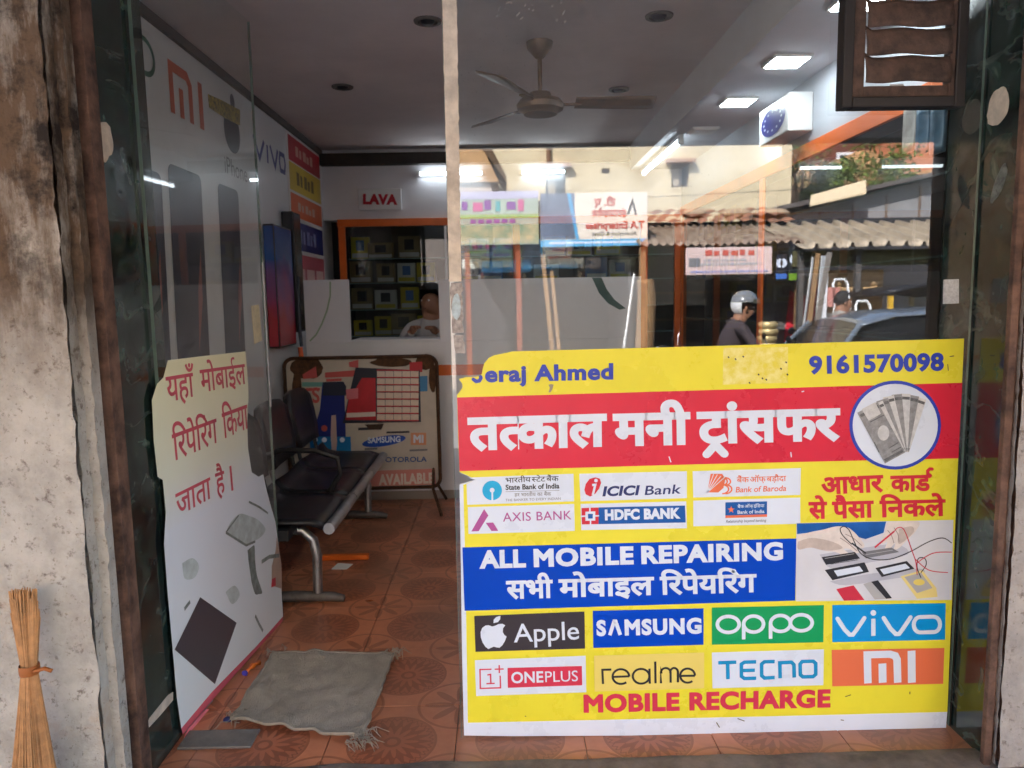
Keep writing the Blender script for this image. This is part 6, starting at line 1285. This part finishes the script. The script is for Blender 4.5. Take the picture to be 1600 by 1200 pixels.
MB().ell((hx, ry, hz), .140, .128, .138, 28, 10, 8, 90).build('shell', mat('helmet_grey', S(120, 122, 124), .2, coat=.5), hm, smooth=True)
def back_shell(u, v): a = R(118+124*u); e = R(-56+70*v); return Vector((hx+.139*math.cos(a)*math.cos(e)*(1 if e > 0 else 1.0), ry+.127*math.sin(a)*math.cos(e), hz+.137*math.sin(e)))
MB().grid(back_shell, 22, 10).build('neck_guard', mat('helmet_white', S(232, 232, 230), .25, coat=.4), hm, smooth=True).modifiers.new('s', 'SOLIDIFY').thickness = .012
MB().grid(lambda u, v: Vector((hx+.142*math.cos(R(-70+140*u))*(1+.10*math.sin(math.pi*u)*v), ry+.13*math.sin(R(-70+140*u)), hz+.050-.045*v)), 16, 4).build('visor', mat('visor_smoke', S(70, 66, 56), .08), hm, smooth=True)
# man standing beyond the car
px_, D_ = 1313, 4.4; p = V(px_, 468, D_); x_ = p.x; zt = p.z
person('man with short dark hair standing behind the parked car, facing right', (x_, -D_, s0), (x_, -D_, s0+.90), (x_, -D_, s0+1.22), (x_+.02, -D_, s0+1.44), (x_+.04, -D_, s0+1.54), (1, .15, 0),
       dict(shoulder=((x_, -D_+.19, s0+1.36), (x_, -D_-.19, s0+1.36)), elbow=((x_-.03, -D_+.25, s0+1.10), (x_-.03, -D_-.25, s0+1.10)), wrist=((x_+.05, -D_+.26, s0+.87), (x_+.05, -D_-.26, s0+.87)), thigh=((x_, -D_+.10, s0+.84), (x_, -D_-.10, s0+.84)), knee=((x_+.03, -D_+.10, s0+.48), (x_+.03, -D_-.10, s0+.48)), ankle=((x_, -D_+.10, s0+.08), (x_, -D_-.10, s0+.08)), toe=((x_+.15, -D_+.11, s0+.045), (x_+.15, -D_-.11, s0+.045)), sleeve=2),
       [mat('shirt_grey', S(150, 146, 140), .85, vary=(8, .15)), tr_, M_skin, sh_])

# ---- parked car
cx0 = V(1280, 505, 2.75).x; cyc = -3.55; M_car = mat('car_paint', S(120, 130, 142), .25, metal=.35, coat=.8, vary=(3, .06)); M_cg = mat('car_glass', S(24, 27, 30), .05, spec=.7)
cr = thing('parked_car', 'grey hatchback car parked before the stalls', 'car', (cx0+1.9, cyc, STREET))
def ringpt(x, hw, zb, zt_, k): # rounded cross section
    out = []
    for i in range(20):
        a = 2*math.pi*i/20; c, s = math.cos(a), math.sin(a); e = .38
        out.append(Vector((x, cyc+hw*math.copysign(abs(c)**e, c), STREET+(zb+zt_)/2+(zt_-zb)/2*math.copysign(abs(s)**e, s))))
    return out
def loft(st):
    mb = MB(); vs = []; n = 20
    for s in st: vs += ringpt(*s, 0)
    fs = [(i*n+j, i*n+(j+1) % n, (i+1)*n+(j+1) % n, (i+1)*n+j) for i in range(len(st)-1) for j in range(n)]+[tuple(range(n))[::-1], tuple(range((len(st)-1)*n, len(st)*n))]
    return mb.add(vs, fs)
X = lambda a: cx0+3.75-a
loft([(X(0), .62, .30, .62), (X(.05), .72, .24, .70), (X(.35), .79, .20, .80), (X(.95), .82, .20, .93), (X(1.3), .83, .20, .96), (X(2.4), .83, .20, .97), (X(3.3), .82, .20, .98), (X(3.65), .78, .24, .95), (X(3.72), .70, .32, .88)]).build('body', M_car, cr, smooth='auto')
def gh(x, zz, hw): return [Vector((x, cyc-hw, STREET+zz)), Vector((x, cyc+hw, STREET+zz))]
st = [(.85, .93, .74), (1.55, 1.36, .60), (1.75, 1.42, .585), (2.3, 1.45, .58), (2.9, 1.42, .58), (3.25, 1.33, .60), (3.62, .95, .72)]
def roofz(u, v):
    i = min(len(st)-2, int(u*(len(st)-1))); f_ = u*(len(st)-1)-i; q = [st[i][k]*(1-f_)+st[i+1][k]*f_ for k in range(3)]; b = (2*v-1); return Vector((X(q[0]), cyc+b*q[2], STREET+q[1]+.045*(1-b*b)*(1 if 1.4 < q[0] < 3.3 else .4)))
rp_ = [k for k in range(7)]
MB().grid(lambda u, v: roofz(1/6+u*4/6, v), 16, 10).build('roof', M_car, cr, smooth=True).modifiers.new('s', 'SOLIDIFY').thickness = .02
MB().grid(lambda u, v: roofz(u/6, .04+.92*v), 4, 10).build('windscreen', M_cg, cr, smooth=True); MB().grid(lambda u, v: roofz(5/6+u/6, .05+.9*v), 4, 10).build('rear_window', M_cg, cr, smooth=True)
for s in (-1, 1):
    MB().poly([(X(x), cyc+s*(hw-.006), STREET+z) for x, z, hw in ((.98, .95, .745), (1.60, 1.345, .60), (2.28, 1.40, .588), (2.30, .96, .75))]).build('side_window', M_cg, cr)
    MB().poly([(X(x), cyc+s*(hw-.006), STREET+z) for x, z, hw in ((2.36, .96, .75), (2.34, 1.40, .588), (2.95, 1.385, .588), (3.22, 1.27, .62), (3.45, .97, .74))]).build('side_window', M_cg, cr)
    for a, b in (((.86, .94, .755), (1.57, 1.375, .608)), ((2.33, .955, .765), (2.31, 1.43, .59)), ((3.26, 1.335, .61), (3.60, .95, .735))): MB().beam((X(a[0]), cyc+s*a[2], STREET+a[1]), (X(b[0]), cyc+s*b[2], STREET+b[1]), .05, .04).build('pillar', M_car, cr, bev=.01)
    for hx_ in (1.95, 2.95): MB().box((X(hx_+.16), cyc+s*.835-.012, STREET+.80), (X(hx_), cyc+s*.835+.012, STREET+.83)).build('door_handle', M_car, cr, bev=.006)
    MB().ell((X(1.18), cyc+s*.90, STREET+1.0), .07, .10, .075, 14, 8).build('wing_mirror', M_black, cr, smooth=True)
    MB().ell((X(.16), cyc+s*.58, STREET+.66), .12, .16, .08, 16, 8).build('headlight', mat('lamp_glass', S(220, 224, 226)), cr, smooth=True); MB().ell((X(3.66), cyc+s*.62, STREET+.80), .06, .12, .10, 14, 8).build('tail_light', C_redink, cr, smooth=True)
    for wx in (.72, 3.05):
        wl = MB().lathe((X(wx), cyc+s*.75, STREET+.29), [(.19, -.09), (.27, -.095), (.29, -.06), (.29, .06), (.27, .095), (.19, .09)], 28, 'y').build('wheel', M_tyre, cr, smooth='auto'); MB().lathe((X(wx), cyc+s*.755, STREET+.29), [(.001, .085*s), (.05, .09*s), (.16, .075*s), (.195, .085*s)], 24, 'y').build('rim', M_chr, wl, smooth='auto')
MB().box((X(.02), cyc-.25, STREET+.40), (X(-.01), cyc+.25, STREET+.50)).build('number_plate', C_white, cr)

# ---- auto-rickshaw at the far right
p = V(1428, 470, 5.0); ax, ay = p.x, -5.15
ar = thing('auto_rickshaw', 'yellow and black auto rickshaw parked beyond the car', 'rickshaw', (ax, ay, STREET)); M_ay = mat('rickshaw_yellow', S(214, 168, 40), .4, coat=.4, vary=(3, .15)); s0 = STREET
MB().prism([(ax-.62, ay+.62, s0+.25), (ax+.62, ay+.62, s0+.25), (ax+.66, ay+.62, s0+.85), (ax+.5, ay+.62, s0+.95), (ax-.5, ay+.62, s0+.95), (ax-.66, ay+.62, s0+.85)], (0, -1.7, 0)).build('body', M_ay, ar, bev=.04)
MB().grid(lambda u, v: Vector((ax+.40*math.cos(math.pi*u)*(1-.1*v), ay+.62+.48*math.sin(math.pi*u)*(1-.35*v), s0+.35+.65*v)), 14, 6).build('nose', M_ay, ar, smooth=True)
MB().grid(lambda u, v: Vector((ax-.62+1.24*u, ay+.72-1.75*v, s0+1.66+.10*math.sin(math.pi*u)-.05*v)), 12, 4).build('roof', M_black, ar, smooth=True).modifiers.new('s', 'SOLIDIFY').thickness = .05
MB().poly([(ax-.52, ay+.66, s0+.98), (ax+.52, ay+.66, s0+.98), (ax+.56, ay+.70, s0+1.60), (ax-.56, ay+.70, s0+1.60)]).build('windscreen', M_cab, ar)
for s in (-1, 1):
    for yy in (.68, -.95): MB().box((ax+s*.58-.025, ay+yy-.025, s0+.9), (ax+s*.58+.025, ay+yy+.025, s0+1.66)).build('pillar', M_ay, ar)
    MB().lathe((ax+s*.55, ay-.7, s0+.22), [(.10, -.05), (.20, -.05), (.22, 0), (.20, .05), (.10, .05)], 20, 'x').build('wheel', M_tyre, ar, smooth='auto')
    MB().ell((ax+s*.26, ay+.98, s0+.80), .07, .05, .07, 14, 8).build('headlight', mat('lamp_glass', S(220, 224, 226)), ar, smooth=True)
MB().lathe((ax, ay+.85, s0+.22), [(.10, -.05), (.20, -.05), (.22, 0), (.20, .05), (.10, .05)], 20, 'x').build('wheel', M_tyre, ar, smooth='auto')
